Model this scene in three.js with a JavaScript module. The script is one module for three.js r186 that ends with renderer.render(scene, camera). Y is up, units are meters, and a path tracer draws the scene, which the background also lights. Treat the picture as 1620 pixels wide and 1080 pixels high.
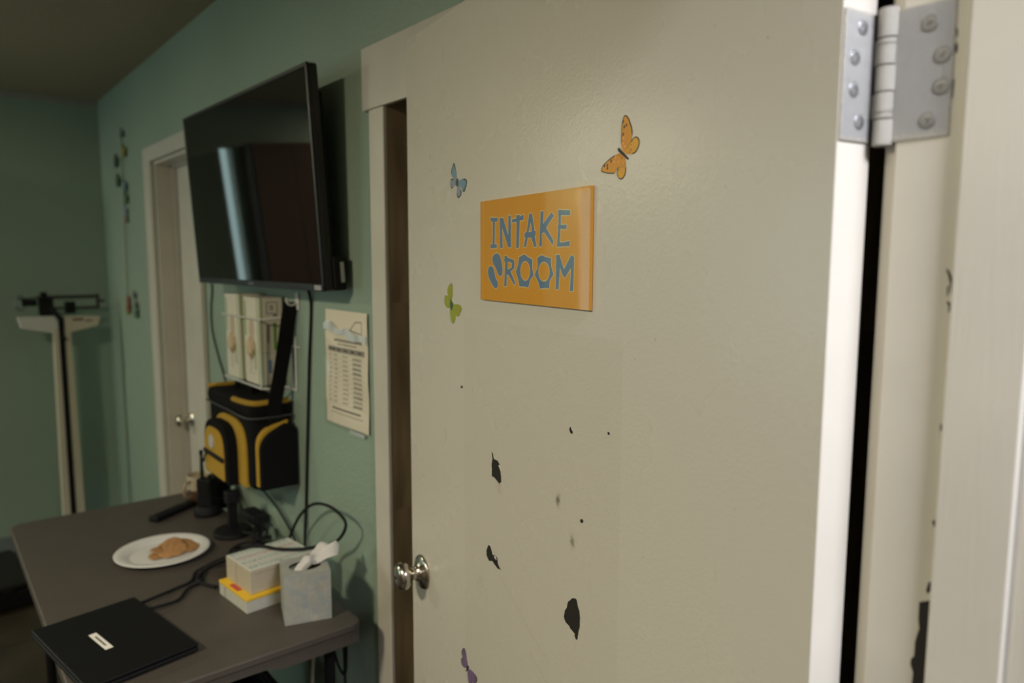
import * as THREE from 'three';
import { RoundedBoxGeometry } from 'three/addons/geometries/RoundedBoxGeometry.js';
import { mergeGeometries } from 'three/addons/utils/BufferGeometryUtils.js';
import { RectAreaLightUniformsLib } from 'three/addons/lights/RectAreaLightUniformsLib.js';
import { Brush, Evaluator, SUBTRACTION } from 'three-bvh-csg';

// ------------------------------------------------------------------ camera, sky, light, exposure
const scene = new THREE.Scene();
const renderer = new THREE.WebGLRenderer({ antialias: true });
renderer.toneMapping = THREE.LinearToneMapping;
renderer.toneMappingExposure = 0.85;
renderer.shadowMap.enabled = true;
RectAreaLightUniformsLib.init();

const camera = new THREE.PerspectiveCamera(50.38, 1.5, 0.02, 60);
const YAW = 0.686994, PITCH = 0.111485, ROLL = 0.0028556;
camera.position.set(0, 1.6, 0);
camera.rotation.order = 'YXZ';
camera.rotation.set(-PITCH, -YAW, ROLL);
camera.focus = 1.06;
camera.userData.fStop = 2.8;
scene.add(camera);

scene.background = new THREE.Color().setRGB(1.4, 2.0, 1.95);      // overcast daylight beyond the back windows

const ROOM_LAMP = { color: [1.0, 0.89, 0.66], power: 210 };         // ceiling light inside the room
const FAR_LAMP = { color: [1.0, 0.89, 0.66], power: 140 };           // second ceiling light at the far end
const HALL_LAMP = { color: [0.965, 0.97, 1.08], power: 100 };          // ceiling light over the doorway side of the hall
const DAY = { color: [0.72, 0.95, 1.0], power: 1.6 };

// ------------------------------------------------------------------ helpers
let seed = 7;
const rnd = () => { seed = (seed * 16807) % 2147483647; return seed / 2147483647; };
const rr = (a, b) => a + (b - a) * rnd();
const used = {};
function numbered(n) { if (!(n in used)) { used[n] = 0; return n; } used[n]++; return n + '_' + String(used[n]).padStart(3, '0'); }
const lit = (o) => { o.traverse((m) => { if (m.isMesh) { m.castShadow = true; m.receiveShadow = true; } }); return o; };
function thing(name, label, category, pos = [0, 0, 0], turn = 0, group) {
  const g = new THREE.Group(); g.name = numbered(name); g.position.set(...pos); g.rotation.y = turn;
  g.userData = { label, category }; if (group) g.userData.group = group;
  scene.add(g); return g;
}
function part(name, geo, mat, parent, label) {
  const m = new THREE.Mesh(Array.isArray(geo) ? mergeGeometries(geo.map(clean)) : geo, mat);
  m.name = name; m.castShadow = m.receiveShadow = true; if (label) m.userData.label = label;
  parent.add(m); return m;
}
function single(name, geo, mat, label, category, group) {
  const m = part(numbered(name), geo, mat, scene); m.userData = { label, category }; if (group) m.userData.group = group; return m;
}
function struct(name, geo, mat, label, category) {
  const m = part(name, geo, mat, scene); m.userData = { kind: 'structure', label, category }; return m;
}
function structGroup(name, label, category, pos = [0, 0, 0], turn = 0) {
  const g = new THREE.Group(); g.name = name; g.position.set(...pos); g.rotation.y = turn; g.userData = { kind: 'structure', label, category }; scene.add(g); return g;
}
function clean(g) {
  g = g.index ? g.toNonIndexed() : g;
  for (const k of Object.keys(g.attributes)) if (!['position', 'normal', 'uv'].includes(k)) g.deleteAttribute(k);
  return g;
}
// uv in metres by box projection
function uvm(geo, s = 1) {
  geo = geo.index ? geo.toNonIndexed() : geo;
  const p = geo.attributes.position, n = geo.attributes.normal, uv = new Float32Array(p.count * 2);
  for (let i = 0; i < p.count; i++) {
    const ax = Math.abs(n.getX(i)), ay = Math.abs(n.getY(i)), az = Math.abs(n.getZ(i));
    let u, v;
    if (ax >= ay && ax >= az) { u = p.getZ(i); v = p.getY(i); } else if (ay >= az) { u = p.getX(i); v = p.getZ(i); } else { u = p.getX(i); v = p.getY(i); }
    uv[2 * i] = u / s; uv[2 * i + 1] = v / s;
  }
  geo.setAttribute('uv', new THREE.BufferAttribute(uv, 2)); return geo;
}
function box(x0, x1, y0, y1, z0, z1, r = 0) {
  const w = x1 - x0, h = y1 - y0, d = z1 - z0;
  const g = r > 0 ? new RoundedBoxGeometry(w, h, d, 3, Math.min(r, w / 2 - 1e-5, h / 2 - 1e-5, d / 2 - 1e-5)) : new THREE.BoxGeometry(w, h, d);
  g.translate((x0 + x1) / 2, (y0 + y1) / 2, (z0 + z1) / 2); return uvm(g);
}
const V = (a) => new THREE.Vector3(...a);
function tube(pts, r, seg = 60, rs = 8, closed = false) { return new THREE.TubeGeometry(new THREE.CatmullRomCurve3(pts.map(V), closed, 'centripetal'), seg, r, rs, closed); }
function cyl(r0, r1, h, at = [0, 0, 0], axis = 'y', n = 28) {
  const g = new THREE.CylinderGeometry(r0, r1, h, n);
  if (axis === 'x') g.rotateZ(-Math.PI / 2); if (axis === 'z') g.rotateX(Math.PI / 2);
  g.translate(...at); return g;
}
function bar(a, b, r, n = 10) {
  const A = V(a), B = V(b), d = B.clone().sub(A), g = new THREE.CylinderGeometry(r, r, d.length(), n);
  g.applyQuaternion(new THREE.Quaternion().setFromUnitVectors(new THREE.Vector3(0, 1, 0), d.clone().normalize()));
  g.translate(...A.add(B).multiplyScalar(0.5).toArray()); return g;
}
function shapeOf(pts, smooth = false) {
  const s = new THREE.Shape();
  if (smooth) {
    const c = new THREE.CatmullRomCurve3(pts.map(([x, y]) => new THREE.Vector3(x, y, 0)), true, 'centripetal').getPoints(pts.length * 5);
    s.setFromPoints(c.slice(0, -1).map((v) => new THREE.Vector2(v.x, v.y)));
  } else s.setFromPoints(pts.map((p) => new THREE.Vector2(...p)));
  return s;
}
const extr = (shape, depth, bevel = 0) => new THREE.ExtrudeGeometry(shape, { depth, bevelEnabled: bevel > 0, bevelSize: bevel, bevelThickness: bevel, bevelSegments: 2, steps: 1, curveSegments: 16 });

// ------------------------------------------------------------------ computed textures
function hash(x, y, s) { let h = (x * 374761393 + y * 668265263 + s * 974634777) | 0; h = Math.imul(h ^ (h >>> 13), 1274126177); return ((h ^ (h >>> 16)) >>> 0) / 4294967295; }
function vnoise(x, y, per, s) {
  const xi = Math.floor(x), yi = Math.floor(y), fx = x - xi, fy = y - yi, u = fx * fx * (3 - 2 * fx), v = fy * fy * (3 - 2 * fy);
  const m = (a) => ((a % per) + per) % per;
  const a = hash(m(xi), m(yi), s), b = hash(m(xi + 1), m(yi), s), c = hash(m(xi), m(yi + 1), s), d = hash(m(xi + 1), m(yi + 1), s);
  return a + (b - a) * u + (c - a) * v + (a - b - c + d) * u * v;
}
function fbm(u, v, base, oct, s) { let t = 0, a = 0.5, f = base, n = 0; for (let i = 0; i < oct; i++) { t += a * vnoise(u * f, v * f, f, s + i); n += a; a *= 0.5; f *= 2; } return t / n; }
function tex(size, fn, srgb, rep = 1) {
  const d = new Uint8Array(size * size * 4);
  for (let y = 0; y < size; y++) for (let x = 0; x < size; x++) {
    const c = fn(x / size, y / size), o = (y * size + x) * 4;
    d[o] = Math.max(0, Math.min(255, c[0] * 255)); d[o + 1] = Math.max(0, Math.min(255, c[1] * 255)); d[o + 2] = Math.max(0, Math.min(255, c[2] * 255)); d[o + 3] = 255;
  }
  const t = new THREE.DataTexture(d, size, size); t.wrapS = t.wrapT = THREE.RepeatWrapping; t.magFilter = THREE.LinearFilter; t.minFilter = THREE.LinearMipmapLinearFilter; t.generateMipmaps = true;
  if (srgb) t.colorSpace = THREE.SRGBColorSpace; t.repeat.set(1 / rep, 1 / rep); t.needsUpdate = true; return t;
}
const grey = (f) => (u, v) => { const g = f(u, v); return [g, g, g]; };
function canvasTex(w, h, draw) {
  const c = document.createElement('canvas'); c.width = w; c.height = h; const g = c.getContext('2d'); draw(g, w, h);
  const t = new THREE.CanvasTexture(c); t.colorSpace = THREE.SRGBColorSpace; t.magFilter = THREE.LinearFilter; t.needsUpdate = true; return t;
}
const peel = tex(512, grey((u, v) => fbm(u, v, 48, 3, 3)), false, 0.16);           // orange-peel roller texture of paint
const rollerWall = tex(512, grey((u, v) => 0.7 * fbm(u, v, 64, 2, 5) + 0.3 * fbm(u, v, 8, 3, 9)), false, 0.5);
const brushed = tex(512, grey((u, v) => vnoise(u * 90, v * 4, 90 * 4, 31) * 0.6 + vnoise(u * 180, v * 6, 720, 41) * 0.4), false, 0.15);
const blotch = (lo, hi, base, s, rep) => tex(256, grey((u, v) => lo + (hi - lo) * fbm(u, v, base, 4, s)), true, rep);
const weave = tex(128, grey((u, v) => 0.5 + 0.25 * Math.sin(u * 64 * Math.PI) + 0.25 * Math.sin(v * 64 * Math.PI)), false, 0.03);
const speckle = tex(256, grey((u, v) => 0.82 + 0.18 * fbm(u, v, 96, 2, 77)), true, 0.08);
const lin = (r, g, b) => new THREE.Color().setRGB(r, g, b);
const mat = (c, rough, o = {}) => new THREE.MeshStandardMaterial({ color: c, roughness: rough, ...o });
const phys = (c, rough, o = {}) => new THREE.MeshPhysicalMaterial({ color: c, roughness: rough, ...o });

const PAINT = [0.60, 0.57, 0.49];
const M = {
  teal: phys(lin(0.285, 0.375, 0.292), 0.55, { bumpMap: rollerWall, bumpScale: 0.0012, map: blotch(0.93, 1, 4, 21, 1.7) }),
  ceiling: mat(lin(0.33, 0.27, 0.18), 0.95, { bumpMap: rollerWall, bumpScale: 0.002 }),
  trim: phys(lin(...PAINT), 0.4, { bumpMap: brushed, bumpScale: 0.0001, map: blotch(0.93, 1, 6, 51, 0.6) }),
  edge: phys(lin(0.66, 0.625, 0.535), 0.42, { bumpMap: brushed, bumpScale: 0.00006, map: blotch(0.95, 1, 6, 53, 0.5) }),
  chip: mat(lin(0.012, 0.009, 0.007), 0.8),
  black: phys(lin(0.008, 0.008, 0.008), 0.55 , { specularIntensity: 0.3 }),
  blackGloss: phys(lin(0.006, 0.006, 0.006), 0.3),
  blackFabric: phys(lin(0.006, 0.006, 0.006), 0.85, { specularIntensity: 0.25, bumpMap: weave, bumpScale: 0.0006 }),
  yellowFabric: mat(lin(0.46, 0.27, 0.015), 0.8, { bumpMap: weave, bumpScale: 0.0006 }),
  rubber: phys(lin(0.011, 0.011, 0.011), 0.6 , { specularIntensity: 0.3 }),
  nickel: phys(lin(0.52, 0.48, 0.41), 0.22, { metalness: 1 }),
  zinc: phys(lin(0.40, 0.41, 0.42), 0.45, { metalness: 0.85 }),
  white: mat(lin(0.7, 0.69, 0.66), 0.6),
  wire: mat(lin(0.62, 0.61, 0.57), 0.4),
  table: mat(lin(0.074, 0.062, 0.048), 0.55, { bumpMap: peel, bumpScale: 0.0004, map: blotch(0.9, 1, 6, 61, 0.4) }),
  brownWood: mat(lin(0.38, 0.29, 0.18), 0.5, { map: tex(256, grey((u, v) => 0.75 + 0.25 * vnoise(u * 40 + 2 * fbm(u, v, 4, 2, 5), v * 3, 120, 14)), true, 0.5) }),
  cream: mat(lin(0.62, 0.56, 0.42), 0.5),
  glass: phys(lin(1, 1, 1), 0.02, { transmission: 1, thickness: 0, ior: 1.5 }),
  hallWall: mat(lin(0.24, 0.23, 0.20), 0.8),
  darkPanel: mat(lin(0.11, 0.075, 0.05), 0.6),
};

// ------------------------------------------------------------------ the setting
const W = 0.855, CEIL = 2.474, BACK = -4.705, LEFT = -2.6, NEAR0 = -0.286, NEAR1 = -0.165;
const rightWall = [];
// right wall with a closet doorway near the camera and a narrow door further back
for (const [z0, z1, y0, y1] of [[BACK, -3.55, 0, CEIL], [-3.55, -2.97, 2.03, CEIL], [-2.97, -1.505, 0, CEIL], [-1.505, -0.345, 2.0, CEIL], [-0.345, NEAR0, 0, CEIL]]) rightWall.push(box(W, W + 0.12, y0, y1, z0, z1));
struct('wall_right', rightWall, M.teal, 'sage green wall carrying the television, bag and paper chart', 'wall');
const backWall = [];
for (const [x0, x1, y0, y1] of [[-0.2, W + 0.12, 0, CEIL], [-0.29, -0.2, 0, 0.3], [-0.29, -0.2, 2.2, CEIL], [-1.2, -0.29, 0, CEIL], [-1.5, -1.2, 0, 0.9], [-1.5, -1.2, 2.15, CEIL], [LEFT - 0.1, -1.5, 0, CEIL]]) backWall.push(box(x0, x1, y0, y1, BACK - 0.12, BACK));
struct('wall_back', backWall, M.teal, 'dim sage green end wall behind the upright scale', 'wall');
struct('wall_left', [box(LEFT - 0.1, LEFT, 0, CEIL, BACK, -4.35), box(LEFT - 0.1, LEFT, 0, CEIL, -3.1, NEAR1), box(LEFT - 0.1, LEFT, 0, 0.85, -4.35, -3.1), box(LEFT - 0.1, LEFT, 2.2, CEIL, -4.35, -3.1)], M.darkPanel, 'brown panelled side wall facing the television', 'wall');
struct('wall_front', [box(LEFT, -0.367, 0, CEIL, NEAR0, NEAR1), box(0.69, W + 0.9, 0, CEIL, NEAR0, NEAR1), box(-0.367, 0.69, 2.077, CEIL, NEAR0, NEAR1)], M.hallWall, 'wall that holds the open door frame', 'wall');
struct('ceiling', [box(LEFT - 0.1, W + 0.12, CEIL, CEIL + 0.1, BACK - 0.12, NEAR1)], M.ceiling, 'dim tan ceiling above the sage green walls', 'ceiling');
const trimBack = [box(LEFT, W, CEIL - 0.034, CEIL, BACK, BACK + 0.012, 0.003)];
struct('trim_1', trimBack, mat(lin(0.30, 0.30, 0.27), 0.6), 'thin pale strip where the end wall meets the ceiling', 'trim');
struct('baseboard_back', [box(LEFT, W - 0.0, 0, 0.09, BACK, BACK + 0.014, 0.003)], mat(lin(0.16, 0.19, 0.18), 0.6), 'grey green skirting along the foot of the end wall', 'baseboard');
struct('baseboard_right', [box(W - 0.014, W, 0, 0.09, BACK + 0.02, -3.67, 0.003), box(W - 0.014, W, 0, 0.09, -2.87, -1.64, 0.003)], mat(lin(0.16, 0.19, 0.18), 0.6), 'grey green skirting along the foot of the television wall', 'baseboard');
// hall around the camera
struct('wall_hall', [box(-1.7, -1.6, 0, CEIL, NEAR1, 2.1), box(W + 0.75, W + 0.85, 0, CEIL, NEAR1, 2.1), box(-1.6, W + 0.75, 0, CEIL, 2.0, 2.1)], M.hallWall, 'pale hall walls behind the viewer', 'wall');
struct('ceiling_hall', [box(-1.7, W + 0.85, CEIL, CEIL + 0.1, NEAR1, 2.1)], M.hallWall, 'pale hall ceiling behind the viewer', 'ceiling');

// floor: grout bed with single tiles
{
  const fl = struct('floor', [box(LEFT - 0.1, W + 0.85, -0.1, -0.004, BACK - 0.12, 2.1)], mat(lin(0.028, 0.024, 0.015), 0.9), 'brown tiled floor under the folding table', 'floor');
  const tileTex = tex(256, (u, v) => { const n = fbm(u, v, 5, 5, 91), k = 0.6 + 0.55 * n; return [k, k * 0.97, k * 0.93]; }, true, 0.61);
  const mats = [0, 1, 2].map((i) => mat(lin(0.022 + 0.004 * i, 0.017 + 0.003 * i, 0.009 + 0.002 * i), 0.5, { map: tileTex }));
  const s = 0.405;
  for (let i = -3; i < 2; i++) for (let j = 0; j < 12; j++) {
    const x0 = i * s + 0.11, z1 = -0.3 - j * s; if (z1 - s < BACK - 0.1 - s) continue;
    const x1 = Math.min(W, x0 + s - 0.006), z0 = Math.max(BACK, z1 - s + 0.006); if (x1 - x0 < 0.02 || z1 - z0 < 0.02) continue;
    part('tile', box(x0, x1, -0.012, 0, z0, z1, 0.002), mats[Math.floor(rnd() * 3)], fl);
  }
}

// windows (seen only as reflections in the screen, the sign and the paint)
for (const [n, x, z, turn, wd, y0, y1, l] of [['window_1', LEFT, -3.725, Math.PI / 2, 1.25, 0.85, 2.2, 'wide window in the wall facing the television'], ['window_2', -0.245, BACK, 0, 0.09, 0.3, 2.2, 'narrow upright window beside the brown wardrobe'], ['window_3', -1.35, BACK, 0, 0.3, 0.9, 2.15, 'tall window in the far end of the end wall']]) {
  const w = structGroup(n, l, 'window', [x, y0, z], turn);
  const hw = wd / 2, h = y1 - y0, f = hw > 0.1 ? 0.035 : 0.006;
  part('frame', [box(-hw, -hw + f, 0, h, -0.09, -0.02), box(hw - f, hw, 0, h, -0.09, -0.02), box(-hw + f, hw - f, 0, f, -0.09, -0.02), box(-hw + f, hw - f, h - f, h, -0.09, -0.02)], M.trim, w);
  part('pane', box(-hw + f, hw - f, f, h - f, -0.056, -0.052), M.glass, w);
  if (hw > 0.1) part('sill', box(-hw - 0.03, hw + 0.03, -0.03, 0, 0.001, 0.06, 0.004), M.trim, w);
}
const day = new THREE.RectAreaLight(lin(...DAY.color), DAY.power, 1.18, 1.28); day.position.set(LEFT - 0.01, 1.525, -3.725); day.lookAt(1, 1.525, -3.725); scene.add(day);
// brown wardrobe beside the scale, mirrored in the screen
{
  const d = thing('wardrobe', 'brown wooden wardrobe mirrored in the dark television screen', 'wardrobe', [-0.60, 0, BACK + 0.002]);
  const wm = mat(lin(0.16, 0.075, 0.042), 0.5);
  part('carcass', box(-0.27, 0.27, 0, 2.2, 0, 0.165, 0.003), wm, d);
  for (const s of [-1, 1]) { const q = part('wardrobe_door', box(s < 0 ? -0.265 : 0.002, s < 0 ? -0.002 : 0.265, 0.06, 2.18, 0.166, 0.184, 0.003), wm, d); part('handle', bar([s * 0.025, 0.95, 0.2], [s * 0.025, 1.1, 0.2], 0.005), M.nickel, q); }
}

// door frame of the open door: jambs, stops, casings
{
  const f = structGroup('trim_2', 'cream painted door frame with chipped paint beside the hinge', 'door frame', [0, 0, 0]);
  const j = part('jamb', box(0.668, 0.69, 0, 2.06, -0.2895, NEAR1 + 0.004, 0.002), M.trim, f);
  part('door_stop', box(0.660, 0.6678, 0, 2.045, -0.2342, -0.178, 0.002), M.trim, f);
  part('jamb', box(-0.367, -0.345, 0, 2.06, -0.2895, NEAR1 + 0.004, 0.002), M.trim, f);
  part('door_stop', box(-0.345, -0.333, 0, 2.045, -0.2372, -0.178, 0.0025), M.trim, f);
  part('head_jamb', box(-0.345, 0.668, 2.05, 2.072, -0.2895, NEAR1 + 0.004, 0.002), M.trim, f);
  part('casing', [box(0.677, 0.76, 0, 2.15, -0.302, -0.2896, 0.003), box(-0.437, -0.354, 0, 2.15, -0.302, -0.2896, 0.003), box(-0.354, 0.677, 2.068, 2.15, -0.302, -0.2896, 0.003)], M.trim, f);
  part('casing', [box(0.676, 0.76, 0, 2.15, NEAR1 + 0.0042, NEAR1 + 0.018, 0.003), box(-0.437, -0.354, 0, 2.15, NEAR1 + 0.0042, NEAR1 + 0.018, 0.003), box(-0.354, 0.676, 2.068, 2.15, NEAR1 + 0.0042, NEAR1 + 0.018, 0.003)], M.trim, f);
  const chips = [
    [[-.2448, 1.3005], [-.2353, 1.3058], [-.2353, 1.2289], [-.2353, 1.05], [-.2464, 1.05], [-.2464, 1.2235], [-.2459, 1.2335], [-.2487, 1.2408], [-.2484, 1.2459], [-.246, 1.2494], [-.2461, 1.2627], [-.2442, 1.2732], [-.2433, 1.276], [-.2446, 1.2838]],
    [[-.2384, 1.3212], [-.2354, 1.3223], [-.2354, 1.316], [-.2384, 1.3101], [-.24, 1.313]],
    [[-.239, 1.3765], [-.2372, 1.3778], [-.2355, 1.3757], [-.2355, 1.3695], [-.2366, 1.3711], [-.2381, 1.3733]],
    [[-.2378, 1.4622], [-.2354, 1.4626], [-.2354, 1.457], [-.2376, 1.4559]],
    [[-.242, 1.5944], [-.2394, 1.5926], [-.2354, 1.5838], [-.2354, 1.5726], [-.2362, 1.5703], [-.237, 1.575], [-.2376, 1.5800], [-.2386, 1.585]],
    [[-.2398, 1.5792], [-.2384, 1.580], [-.2388, 1.5724], [-.2398, 1.571]],
    [[-.2399, 1.5668], [-.2360, 1.5659], [-.2363, 1.5591], [-.2378, 1.5572], [-.2376, 1.562]],
    [[-.2364, 1.3568], [-.2354, 1.3573], [-.2355, 1.3409], [-.2364, 1.3394]],
    [[-.2462, 1.7760], [-.2446, 1.7766], [-.2444, 1.7690], [-.2460, 1.7684]],
    [[-.2462, 1.7880], [-.2452, 1.7880], [-.2450, 1.7820], [-.2460, 1.7815]],
    [[-.2463, 1.7480], [-.2452, 1.7480], [-.2454, 1.7330], [-.2463, 1.7330]],
  ];
  for (const c of chips) {   // bare dark wood where the paint is gone, a hair proud of the jamb
    const g = extr(shapeOf(c.map(([z, y]) => [z, y])), 0.0002); g.rotateY(-Math.PI / 2); g.translate(0.668, 0, 0);
    part('paint_chip', g, M.chip, j);
  }
}

// closet doorway in the right wall, just beyond the open door
{
  const c = structGroup('door_3', 'dark brown closet door in a cream casing with a deep header board', 'door', [W, 0, -0.95]);
  part('panel', box(0.2, 0.234, 0.004, 1.978, -0.54, 0.6, 0.002), M.brownWood, c);
  part('jamb', box(-0.004, 0.234, 0.001, 1.98, -0.5545, -0.5412), M.brownWood, c);
  part('jamb', box(0.001, 0.234, 0.001, 1.98, 0.601, 0.618), M.brownWood, c);
  part('head_jamb', box(0.001, 0.234, 1.981, 1.998, -0.5545, 0.604), M.brownWood, c);
  part('casing', [box(-0.012, -0.0005, 0, 1.946, -0.608, -0.541, 0.003)], M.trim, c);
  part('header_board', box(-0.0125, -0.0005, 1.947, 2.089, -0.638, 0.62, 0.002), M.trim, c);
}
// narrow door further along the right wall
{
  const d = structGroup('door_2', 'narrow cream door with a round knob, half hidden behind the television', 'door', [W, 0, -3.26]);
  part('panel', box(0.085, 0.119, 0.004, 2.014, -0.274, 0.274, 0.002), M.trim, d);
  part('jamb', [box(-0.001, 0.119, 0.001, 2.029, -0.2895, -0.275), box(-0.001, 0.119, 0.001, 2.029, 0.275, 0.2895), box(-0.001, 0.119, 2.016, 2.029, -0.275, 0.275)], M.trim, d);
  part('door_stop', [box(0.066, 0.0845, 0.001, 2.016, -0.275, -0.263, 0.002), box(0.066, 0.0845, 2.004, 2.016, -0.263, 0.275, 0.002)], M.trim, d);
  part('casing', [box(-0.02, -0.0005, 0, 2.095, -0.41, -0.30, 0.004), box(-0.02, -0.0005, 0, 2.095, 0.285, 0.375, 0.004), box(-0.019, -0.0005, 2.03, 2.094, -0.30, 0.285, 0.003)], M.trim, d);
  const k = part('door_knob', lathe([[0, 0], [0.03, 0], [0.03, 0.004], [0.014, 0.012], [0.011, 0.03], [0.02, 0.038], [0.027, 0.05], [0.025, 0.063], [0.012, 0.07], [0, 0.071]]), M.nickel, d);
  k.rotation.z = Math.PI / 2; k.position.set(0.085, 0.87, -0.20);
}
function lathe(pts, n = 40) { return new THREE.LatheGeometry(pts.map((p) => new THREE.Vector2(...p)), n); }

// ceiling lights
function ceilingLight(x, z, wx, wz, lamp, label) {
  const g = thing('ceiling_light', label, 'light', [x, CEIL, z]);
  part('housing', box(-wx / 2 - 0.02, wx / 2 + 0.02, -0.03, -0.0005, -wz / 2 - 0.02, wz / 2 + 0.02, 0.008), M.white, g);
  const gm = new THREE.MeshStandardMaterial({ color: 0xffffff, roughness: 0.5, emissive: lin(...lamp.color), emissiveIntensity: 3 });
  part('diffuser', box(-wx / 2, wx / 2, -0.036, -0.0305, -wz / 2, wz / 2, 0.002), gm, g);
  const l = new THREE.RectAreaLight(lin(...lamp.color), lamp.power, wx, wz); l.position.set(x, CEIL - 0.04, z); l.lookAt(x, 0, z); scene.add(l);
}
ceilingLight(-1.3, -1.05, 0.3, 0.3, ROOM_LAMP, 'square ceiling light in the middle of the room');
ceilingLight(-1.5, -4.42, 0.3, 0.3, FAR_LAMP, 'square ceiling light near the end wall');
ceilingLight(0.42, 0.72, 0.6, 0.36, HALL_LAMP, 'ceiling light panel in the hall above the viewer');

// ------------------------------------------------------------------ the open door
const HX = 0.6684, HZ = -0.3005, TH = 0.168033;
const DOOR_TURN = Math.atan2(-Math.cos(TH), -Math.sin(TH));
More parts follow.
